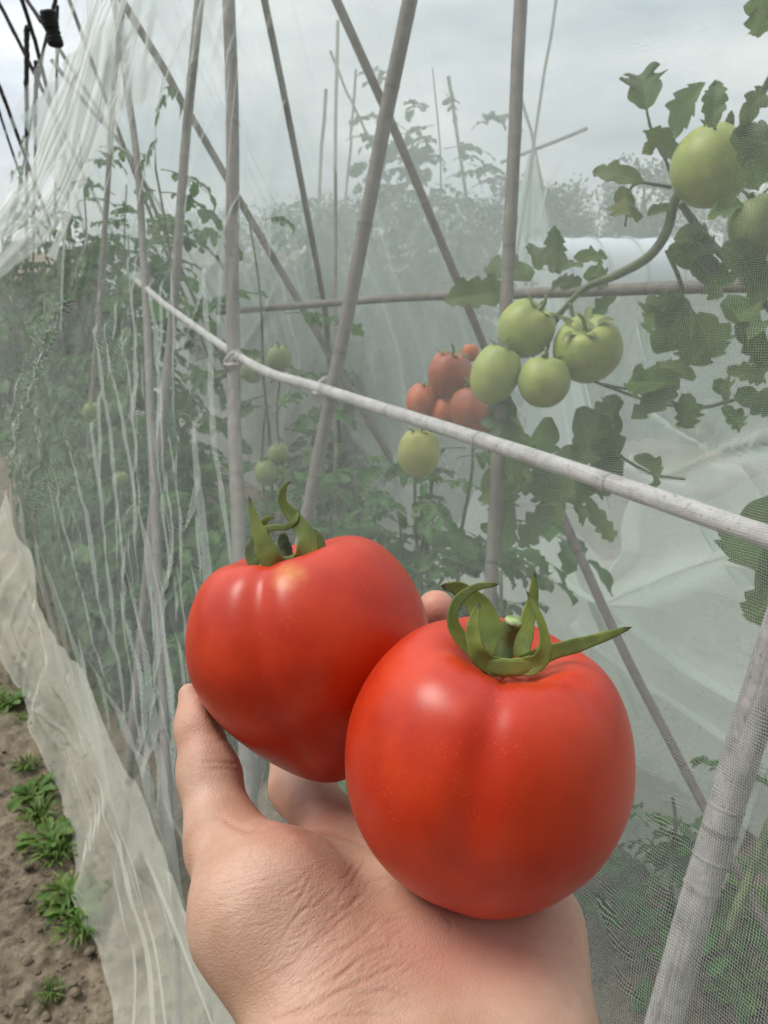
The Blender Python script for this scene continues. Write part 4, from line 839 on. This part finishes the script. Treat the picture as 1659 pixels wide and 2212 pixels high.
LV = [  # base, tip, width px, depth, droop, tint, cut
    ((1396, 236), (1384, 134), 92, .90, .12, .05, .45), ((1456, 286), (1486, 198), 70, .89, .15, .05, .35), ((1538, 276), (1549, 163), 50, .84, .1, .02, .3), ((1466, 372), (1425, 270), 72, .92, .2, .1, .3), ((1500, 312), (1560, 262), 44, .88, .2, .05, .4),
    ((1412, 295), (1388, 352), 26, .92, .4, .55, .3), ((1386, 394), (1265, 342), 46, .93, .35, .2, .3), ((1352, 404), (1352, 492), 74, .93, .2, .35, .5), ((1400, 462), (1440, 440), 26, .94, .2, .1, .4), ((1600, 268), (1664, 170), 50, .78, .3, .12, .5),
    ((1640, -60), (1655, 72), 90, .74, .25, .2, .55), ((1580, 290), (1690, 320), 80, .80, .3, .05, .3), ((1610, 300), (1650, 410), 70, .81, .3, .05, .4), ((1590, 290), (1660, 250), 60, .80, .3, .05, .4),
    ((1110, 640), (970, 618), 76, 1.10, .3, .08, .35), ((1150, 600), (1040, 550), 66, 1.12, .2, .05, .35), ((1160, 585), (1155, 512), 46, 1.08, .1, .08, .4), ((1200, 590), (1197, 500), 50, 1.06, .1, .08, .4), ((1210, 585), (1250, 545), 60, 1.05, .2, .05, .45), ((1260, 600), (1330, 590), 60, 1.03, .3, .05, .4), ((1255, 615), (1180, 600), 50, 1.05, .3, 0, .4), ((1240, 560), (1320, 540), 40, 1.04, .2, .1, .4),
    ((1440, 545), (1560, 560), 90, .92, .3, 0, .3), ((1460, 520), (1600, 500), 84, .90, .3, 0, .3), ((1560, 530), (1680, 600), 84, .86, .3, 0, .4), ((1500, 560), (1590, 640), 80, .92, .35, .02, .35), ((1600, 560), (1680, 660), 100, .86, .3, .0, .4), ((1530, 470), (1590, 430), 50, .86, .3, 0, .4),
    ((1330, 640), (1260, 690), 44, .99, .4, .02, .4), ((1470, 640), (1380, 700), 84, .95, .3, .02, .4), ((1480, 650), (1440, 740), 86, .95, .35, 0, .35), ((1490, 660), (1400, 660), 50, .96, .3, .03, .4), ((1500, 680), (1560, 780), 96, .92, .3, 0, .35), ((1560, 650), (1660, 730), 90, .88, .3, 0, .4), ((1520, 690), (1490, 800), 84, .94, .3, 0, .35), ((1590, 700), (1690, 800), 70, .86, .3, .02, .45),
    ((1500, 820), (1418, 770), 46, .95, .2, .05, .5), ((1470, 830), (1330, 815), 76, .96, .25, .0, .35), ((1480, 850), (1490, 925), 60, .96, .3, 0, .5), ((1460, 840), (1380, 880), 56, .97, .3, 0, .45), ((1540, 830), (1600, 850), 56, .92, .3, .02, .5), ((1570, 800), (1670, 810), 46, .88, .3, .05, .5), ((1590, 850), (1670, 880), 60, .88, .4, 0, .45), ((1560, 880), (1610, 920), 46, .9, .4, 0, .5),
    ((1340, 860), (1280, 930), 76, .97, .4, 0, .35), ((1310, 880), (1320, 1010), 76, .97, .3, 0, .35), ((1250, 880), (1300, 1010), 84, 1.0, .3, 0, .3), ((1370, 990), (1506, 1046), 66, .93, .9, 0, .3), ((1340, 990), (1270, 1060), 90, .98, .3, 0, .35), ((1230, 960), (1240, 1080), 110, 1.0, .3, 0, .4),
    ((1270, 1080), (1334, 1192), 40, .97, .6, 0, .5), ((1220, 1060), (1180, 1130), 80, 1.0, .4, 0, .5), ((1200, 1080), (1110, 1190), 60, 1.02, .4, 0, .5), ((1240, 1090), (1280, 1130), 40, 1.0, .4, 0, .4),
    ((1090, 850), (1075, 960), 80, 1.02, .3, 0, .4), ((1110, 930), (1085, 1060), 90, 1.02, .3, 0, .4), ((1060, 1010), (1090, 1110), 84, 1.04, .3, 0, .4), ((1110, 1080), (1060, 1200), 80, 1.04, .3, 0, .4), ((1700, 1080), (1575, 1260), 150, .72, .3, 0, .25), ((1720, 1180), (1640, 1370), 120, .70, .3, 0, .3), ((1180, 900), (1150, 1010), 90, 1.06, .3, 0, .4), ((1150, 960), (1070, 1060), 84, 1.08, .3, 0, .4), ((1100, 900), (1110, 1000), 80, 1.1, .3, 0, .35), ((1180, 990), (1190, 1090), 90, 1.04, .3, 0, .4)]
for k, (bp, tp_, wpx, d, dr, tn, cut) in enumerate(LV):
    rg = np.random.default_rng(200+k)
    p0 = P3(*bp, d); p1 = P3(*tp_, d+rg.uniform(-.03, .03)); L = np.linalg.norm(p1-p0)*(1+.12*dr); W_ = wpx*d/FPX*1.12
    v, q, uv = leaflet(L, W_, 26, 3+k % 3, cut*1.15, .2+.45*rg.random(), dr*.9+.15, 300+k, 9)
    v = v+np.stack([0*v[:, 0], 0*v[:, 0], .05*W_*vnoise(v/W_*3+k)], -1)
    up = unit(-ray(*bp)*rg.choice([1, 1, 1, -1])+rg.normal(0, .3, 3)+np.array([0, 0, .5])); bb = MB(); bb.add(frame(v, p0-vfoot, p1-p0, up), q, uv, tn)
    bb.build('leaf', LEAF_LIGHT if rg.random() < .35 else LEAF, vine)

# ---------------------------------------------------------------- tomatoes on the vines
GREEN = tomato_mat('green_skin', (.38, .42, .11), (.27, .33, .075), (.45, .47, .16), (.55, .95), .4, False)
DULL = tomato_mat('dull_green_skin', (.20, .25, .08), (.14, .19, .05), (.22, .26, .09), (.55, .95), .5, False)
GREEN_Y = tomato_mat('yellowing_skin', (.42, .42, .10), (.33, .35, .07), (.46, .44, .14), (.55, .95), .4, False)
ORANGE = tomato_mat('orange_skin', (.58, .16, .05), (.45, .09, .03), (.60, .26, .08), (.55, .95), .4, False)
REDV = tomato_mat('red_vine_skin', (.42, .115, .055), (.30, .065, .035), (.40, .20, .08), (.55, .95), .42, False)
GT, GO, GS = 'green tomatoes ripening on the vines', 'orange and red tomatoes of the rotting truss', 'small far tomatoes in the foliage'
def fruit(label, x, y, d, rpx, mat, axis, group, cal_=True, stretch=1., sx=1., seed=0, part=True):
    R = rpx*d/FPX/.985; c = P3(x, y, d); e = empty('tomato', c); ax_ = unit(np.asarray(axis, float))
    pr = PROF.copy(); pr[:, 1] *= stretch; pr[:, 0] *= sx
    rg = np.random.default_rng(seed+90); n = 4+seed % 2; cr_ = [(rg.uniform(-.4, .4)+2*np.pi*k/n, rg.uniform(.04, .10), .25, .55) for k in range(n)]
    link('skin', tomato_mesh('skin', R, ax_, -ray(x, y), pr, cr_, nu=60, nv=90, seed=seed), mat, e)
    if cal_:
        b = MB(); f = np.cross(ax_, [.3, .9, .1]); f = unit(f); g_ = np.cross(ax_, f)
        for k in range(5):
            a = 2*np.pi*k/5+seed; dd = math.cos(a)*f+math.sin(a)*g_; h0 = ax_*R*.82*stretch
            sepal(b, [h0, h0+dd*R*.3+ax_*R*.06, h0+dd*R*.62+ax_*R*.22, h0+dd*R*.85+ax_*R*.2*(1+.6*math.sin(k*2+seed))], [R*.2, R*.24, R*.17, R*.02], face=ax_, n=10, thick=.0006, tint=.3)
        v, q, uv = tube([h0*.95, h0+ax_*R*.35, h0+ax_*R*.6+f*R*.12], [R*.07, R*.06, R*.05], 8, 8); b.add(v, q, uv, .3)
        b.build('calyx', CALYX, e)
    return tag(e, label, 'tomato', group)
UP = np.array([0, 0, 1.])
fruit('pale green tomato, upper left of the main green cluster', 1135, 712, 1.02, 60, GREEN, (.45, -.25, .75), GT, stretch=.95, seed=1)
fruit('largest green tomato, right one of the main cluster with a stem across it', 1270, 756, 1.0, 72, GREEN, (-.3, -.45, .8), GT, stretch=.92, seed=2)
fruit('egg shaped green tomato, lower left of the main cluster', 1069, 810, 1.0, 51, GREEN, (.35, .1, .9), GT, stretch=1.2, seed=3)
fruit('small heart shaped green tomato at the bottom centre of the cluster', 1175, 826, .98, 55, GREEN, (.1, .25, .95), GT, stretch=.93, seed=4)
fruit('long green tomato at upper right, half hidden by leaves', 1536, 362, .90, 84, GREEN, (.45, .3, .75), GT, stretch=.92, seed=5)
fruit('pale green tomato at the right edge below the long one, cut by the frame', 1640, 488, .87, 62, DULL, (-.3, .3, .8), GT, stretch=.95, seed=18)
fruit('yellow green tomato hanging alone just under the pale rail', 905, 980, 1.36, 45, GREEN_Y, (.1, .1, 1), GT, stretch=1.1, seed=6)
fruit('red tomato under a dry green calyx, top of the rotting truss', 972, 810, 1.42, 47, REDV, (.1, -.1, 1), GO, seed=7)
fruit('brownish red split tomato, lowest right of the rotting truss', 1026, 888, 1.38, 52, REDV, (-.2, .3, .9), GO, seed=8)
fruit('orange tomato just left of the split one, above the rail', 966, 892, 1.44, 34, ORANGE, (0, .2, 1), GO, seed=9)
fruit('pale orange tomato at the left of the rotting truss', 914, 868, 1.45, 37, ORANGE, (.3, 0, 1), GO, seed=10)
fruit('small orange tomato tip at upper right of the rotting truss', 1016, 762, 1.46, 18, ORANGE, (0, 0, 1), GO, seed=11, cal_=False)
fruit('small green tomato above the rail end, left of the thick pole', 603, 775, 1.8, 26, DULL, (0, 0, 1), GS, seed=12)
fruit('small green tomato tucked under the rail beside the snagged pole', 545, 802, 1.75, 24, DULL, (.2, 0, 1), GS, seed=13)
fruit('upper of two small green tomatoes right of the snagged pole', 602, 982, 1.85, 22, DULL, (0, 0, 1), GS, seed=14)
fruit('lower of two small green tomatoes right of the snagged pole', 575, 1022, 1.85, 24, DULL, (0, .2, 1), GS, seed=15, stretch=1.1)
fruit('yellowish tomato among the net folds at left', 262, 1038, 2.3, 17, DULL, (0, 0, 1), GS, seed=16)
fruit('dull green tomato deep in the left foliage', 202, 892, 2.6, 22, DULL, (0, 0, 1), GS, seed=17)

# ---------------------------------------------------------------- things beyond the tunnel
def tree(label, x, ytop, d, wpx, seed, group, mat=LEAF_TREE):
    rg = np.random.default_rng(seed); p = P3(x, ytop, d); foot = np.array([p[0], p[1], 0.]); Ht = p[2]; Wd = wpx*d/FPX/2
    e = empty('tree', foot); b = MB(); v, q, uv = tube([(0, 0, -.1), (.1, .05, Ht*.4), (.0, .1, Ht*.75)], [Ht*.035, Ht*.025, Ht*.01], 8, 10); b.add(v, q, uv)
    for k in range(6):
        a = k*1.1; v, q, uv = tube([(.05, .05, Ht*(.3+.05*k)), (math.cos(a)*Wd*.4, math.sin(a)*Wd*.4, Ht*(.5+.05*k)), (math.cos(a)*Wd*.75, math.sin(a)*Wd*.75, Ht*(.6+.05*k))], [Ht*.014, Ht*.004], 6, 8); b.add(v, q, uv)
    b.build('trunk', BARK, e)
    n = 4200; cl = rg.normal(0, 1, (46, 3)); cl = unit(cl)*rg.uniform(.3, 1, (46, 1))**.5*np.array([Wd, Wd, Ht*.42])+np.array([0, 0, Ht*.56])
    k = rg.integers(0, 46, n); c = cl[k]+rg.normal(0, 1, (n, 3))*Wd*.16
    s_ = Ht*rg.uniform(.016, .034, n); u1 = unit(rg.normal(0, 1, (n, 3))); u2 = unit(np.cross(u1, rg.normal(0, 1, (n, 3))))
    v = np.stack([c-u1*s_[:, None], c+u2*s_[:, None]*.45, c+u1*s_[:, None], c-u2*s_[:, None]*.45], 1).reshape(-1, 3)
    v[:, 2] = np.maximum(v[:, 2], .3)
    me = qmesh('crown', v, np.arange(4*n).reshape(-1, 4), np.tile([[0, .5], [.5, .9], [1, .5], [.5, -.9]], (n, 1)), {'tint': np.repeat(rg.uniform(0, .12, n), 4)})
    link('crown', me, mat, e, smooth=False)
    return tag(e, label, 'tree', group)
GTREE = 'distant trees beyond the field'
for k, a in enumerate([('round grey green distant tree right of the upright pole', 1205, 385, 55, 150), ('distant tree between the upright pole and the round tree, partly behind', 1120, 372, 62, 170), ('low distant tree sloping down toward the pale shed', 1275, 455, 60, 110), ('faint distant tree above the pale shed, behind the vine leaves', 1400, 330, 70, 190), ('distant tree seen behind the thick middle pole', 800, 420, 60, 210), ('distant tree left of the tan upright cane', 660, 430, 62, 200), ('distant tree behind the big diagonal pole', 960, 430, 58, 220), ('faint distant tree at the right edge behind the long green tomato', 1580, 400, 75, 260), ('distant tree far left behind the gathered net', 300, 470, 60, 260), ('distant tree behind the leaning poles at left', 470, 465, 66, 200)]):
    tree(a[0], a[1], a[2], a[3], a[4], 500+k, GTREE)
# little net tent with its peak on crossed canes
pk_ = P3(1150, 335, 4.35); ft = np.array([pk_[0], pk_[1], 0.]); e = empty('net_tent', ft)
hh = np.linspace(0, 1, 40); aa = np.linspace(0, 2*np.pi, 120, endpoint=False)
rad = (.02+.62*hh[:, None]**1.25)*(1+.16*np.cos(aa*7)+.08*np.cos(aa*13+1))*(1-.25*hh[:, None]*np.maximum(0, np.cos(aa*4)))
v = np.stack([rad*np.cos(aa), rad*np.sin(aa), np.broadcast_to(pk_[2]*(1-hh[:, None]), rad.shape)], -1).reshape(-1, 3)
link('canopy', qmesh('canopy', v, gridq(40, 120, True), np.stack(np.broadcast_arrays(aa[None]*.6, hh[:, None]*1.8), -1).reshape(-1, 2)), NET_BACK, e)
b = MB(); v, q, uv = tube([(.0, 0, 0), (0, 0, pk_[2]+.03)], .008, 8, 12); b.add(v, q, uv); b.build('centre_cane', BAM, e)
tag(e, 'small white net tent gathered to a peak on crossed canes', 'net tent')
# low pale shed roof / poly tunnel far off
sh = P3(1310, 525, 24.); yaw = .3; e = empty('poly_tunnel', (sh[0], sh[1], 0)); e.rotation_euler = (0, 0, yaw)
a = np.linspace(0, np.pi, 25); ln = np.linspace(-3.2, 3.2, 30)
v = np.stack(np.broadcast_arrays(ln[:, None], 1.5*np.cos(a)[None], (1.75*np.sin(a)[None]**.8)*(1+.012*np.cos(ln*8)[:, None])), -1).reshape(-1, 3)
SHM = M('milky_plastic'); link('cover', qmesh('cover', v, gridq(30, 25)), SHM.fin(SHM.bsdf((.62, .68, .72), .35)), e)
b = MB()
for x in np.linspace(-3.25, 3.25, 6): v, q, uv = tube(np.stack([0*a+x, 1.53*np.cos(a), 1.79*np.sin(a)**.8], -1), .03, 6); b.add(v, q, uv)
HOOP = M('galvanised_hoop'); b.build('hoops', HOOP.fin(HOOP.bsdf((.4, .42, .43), .4, Metallic=.8)), e)
tag(e, 'low far poly tunnel with a milky pale cover', 'poly tunnel')
# far field greenery
n = 22000; rg = np.random.default_rng(77); ang = rg.uniform(-1.3, .9, n); dist = rg.uniform(6, 40, n)**1.0
c = np.stack([np.sin(ang)*dist, np.cos(ang)*dist, np.zeros(n)], -1)
keep = ((c @ NV) > 2.3) | (dist > 9.5); c = c[keep]; n = len(c); hgt = rg.uniform(.12, .5, n); a = rg.uniform(0, np.pi, n); wv2 = rg.uniform(.03, .09, n)
ux = np.stack([np.cos(a), np.sin(a), 0*a], -1); tip = c+np.stack([rg.normal(0, .1, n), rg.normal(0, .1, n), hgt], -1)
v = np.stack([c-ux*wv2[:, None], c+ux*wv2[:, None], tip+ux*wv2[:, None]*.5, tip-ux*wv2[:, None]*.5], 1).reshape(-1, 3)
far = link('field_crops', qmesh('field_crops', v, np.arange(4*n).reshape(-1, 4), np.tile([[0, -1], [0, 1], [1, 1], [1, -1]], (n, 1)), {'tint': np.repeat(rg.uniform(0, .5, n), 4)}), LEAF_TREE, smooth=False)
tag(far, 'field of low green crops beyond the tunnel', 'crops', kind='stuff')
# weeds on the soil along the hem, each tuft a thing
def tuft_mesh(seed, n=46, hgt=.10, spread=.06):
    rg = np.random.default_rng(seed); b = MB()
    for k in range(n):
        a = rg.uniform(0, 6.28); r0 = rg.uniform(0, spread*.5); base = np.array([math.cos(a)*r0, math.sin(a)*r0, -.004]); o = rg.uniform(.25, 1.1)*hgt; hh_ = hgt*rg.uniform(.35, 1)
        pts = catmull([base, base+np.array([math.cos(a)*o*.35, math.sin(a)*o*.35, hh_*.75]), base+np.array([math.cos(a)*o, math.sin(a)*o, hh_*rg.uniform(.5, 1)])], 8)
        wd = rg.uniform(.0016, .0038)*np.array([.8, 1, 1, .95, .85, .65, .4, .05]); sd = np.array([-math.sin(a), math.cos(a), 0])
        v = np.stack([pts-sd*wd[:, None], pts+np.array([0, 0, -.0006]), pts+sd*wd[:, None]], 1).reshape(-1, 3)
        b.add(v, gridq(8, 3), np.stack(np.broadcast_arrays(np.linspace(0, 1, 8)[:, None], np.array([-1, 0, 1.])[None]), -1).reshape(-1, 2), np.clip(rg.normal(.12, .2), 0, .9))
    return b.mesh('grass_blades')
GTU = 'grass tufts on the soil beside the net hem'
TU = [((60, 1655), 'grass tuft highest up the soil strip, at the left edge'), ((38, 1560), 'thin grass tuft at the left edge beside the hem'), ((85, 1768), 'bluish green grass tuft spreading against the hem'), ((125, 1850), 'bright grass tuft half way down the soil strip'), ((150, 1935), 'dense grass tuft close to the hem, below the bright one'), ((178, 2010), 'grass tuft where the hem bulges, next lowest'), ((110, 2150), 'small sparse grass tuft low on the bare soil'), ((95, 1700), 'small grass tuft tucked under the hem edge'), ((1650, 2010), 'grass tuft at the right edge beyond the thickest pole'), ((1500, 1700), 'grass tuft inside the net by the brown stake'), ((1610, 2120), 'grass tuft at lower right behind the thickest pole'), ((1380, 1780), 'grass tuft inside the net just right of the large tomato')]
tms = [tuft_mesh(k, 60, .048 if k else .04) for k in range(4)]
for k, ((x, y), lab) in enumerate(TU):
    p = PG(x, y); o = link('grass_tuft', tms[k % 4], GRASS if k < 4 else None); o.location = (p[0], p[1], .0); o.rotation_euler = (0, 0, k*1.7); s_ = [.9, .7, 1.1, 1.2, 1.3, 1.1, .6, .8, 1.2, 1.0, 1.1, 1.0][k]; o.scale = (s_, s_, s_)
    tag(o, lab, 'grass', GTU)

# broad leaved weeds on the soil
for k, ((x, y), sz_, lab) in enumerate([((70, 1720), .055, 'broad leaved weed on the soil near the upper grass tufts'), ((108, 1815), .06, 'broad leaved weed against the hem, between two grass tufts'), ((160, 1960), .07, 'largest broad leaved weed, low against the hem'), ((20, 1520), .06, 'broad leaved weed highest on the soil at the left edge'), ((1640, 1980), .07, 'broad leaved weed by the lower right edge'), ((1590, 2150), .05, 'broad leaved weed behind the foot of the thickest pole'), ((1420, 1880), .06, 'broad leaved weed inside the net under the large tomato')]):
    rg = np.random.default_rng(900+k); p = PG(x, y); b = MB()
    for j in range(26):
        a = j*2.4+rg.normal(0, .2); el = rg.uniform(.15, 1.1); tv, tq, tu = TEMPL[rg.integers(10)]
        b.add(frame(tv*sz_*rg.uniform(.5, 1.1), np.array([math.cos(a), math.sin(a), .4])*sz_*rg.uniform(0, .5), [math.cos(a), math.sin(a), el], [0, 0, 1]), tq, tu, np.clip(rg.normal(.1, .1), 0, .5))
    o = b.build('weed', GRASS); o.location = (p[0], p[1], .004); tag(o, lab, 'weed', 'broad leaved weeds on the soil')

# string lashings where bamboo crosses bamboo
STR = M('pale_string'); STRM = STR.fin(STR.bsdf((.45, .43, .38), .9))
for (x, y, off, px_, lab) in [(505, 783, .012, 17, 'pale string lashing the rail to the snagged vertical pole'), (700, 842, .035, 20, 'pale string lashing the rail to the thick middle pole')]:
    c0 = PF(x, y, off); r_ = px_*depth(c0)/FPX*1.25; t_ = np.linspace(0, 1, 260); a1 = unit(PF(x, y-60, off)-PF(x, y+60, off)); a2 = unit(np.cross(a1, NV)); 
    an = t_*2*np.pi*9; tilt = np.sign(np.sin(t_*np.pi*2))*.6
    p = c0+r_*(np.cos(an)[:, None]*a2+np.sin(an)[:, None]*NV)+(a1*(np.cos(an)*tilt*r_+(t_-.5)*r_*.5)[:, None])
    b = MB(); v, q, uv = tube(p-c0, .0011, 6); b.add(v, q, uv); o = b.build('string_lashing', STRM); o.location = c0; tag(o, lab, 'lashing', 'string lashings on the bamboo')

# loose clods and small stones on the soil
rg = np.random.default_rng(41); b = MB(); ta = np.linspace(0, np.pi, 7); pa_ = np.linspace(0, 2*np.pi, 9, endpoint=False)
SPH = np.stack(np.broadcast_arrays(np.sin(ta)[:, None]*np.cos(pa_), np.sin(ta)[:, None]*np.sin(pa_), np.cos(ta)[:, None]), -1).reshape(-1, 3)
for k in range(900):
    x, y = (rg.uniform(-120, 270), rg.uniform(1390, 2330)) if k < 620 else (rg.uniform(1290, 1720), rg.uniform(1640, 2330))
    p = PG(x, y); r = rg.uniform(.002, .006)*(2.6 if rg.random() < .12 else 1)
    v = SPH*(1+.35*vnoise(SPH*1.3+k*3.1))[:, None]*r*np.array([1, rg.uniform(.7, 1), .62])+np.array([p[0], p[1], r*.15+.004]); b.add(v, gridq(7, 9, True), SPH[:, :2])
cl_ = b.build('soil_clods', bpy.data.materials['bare_soil']); tag(cl_, 'loose clods and crumbs scattered over the bare soil', 'soil crumbs', kind='stuff')
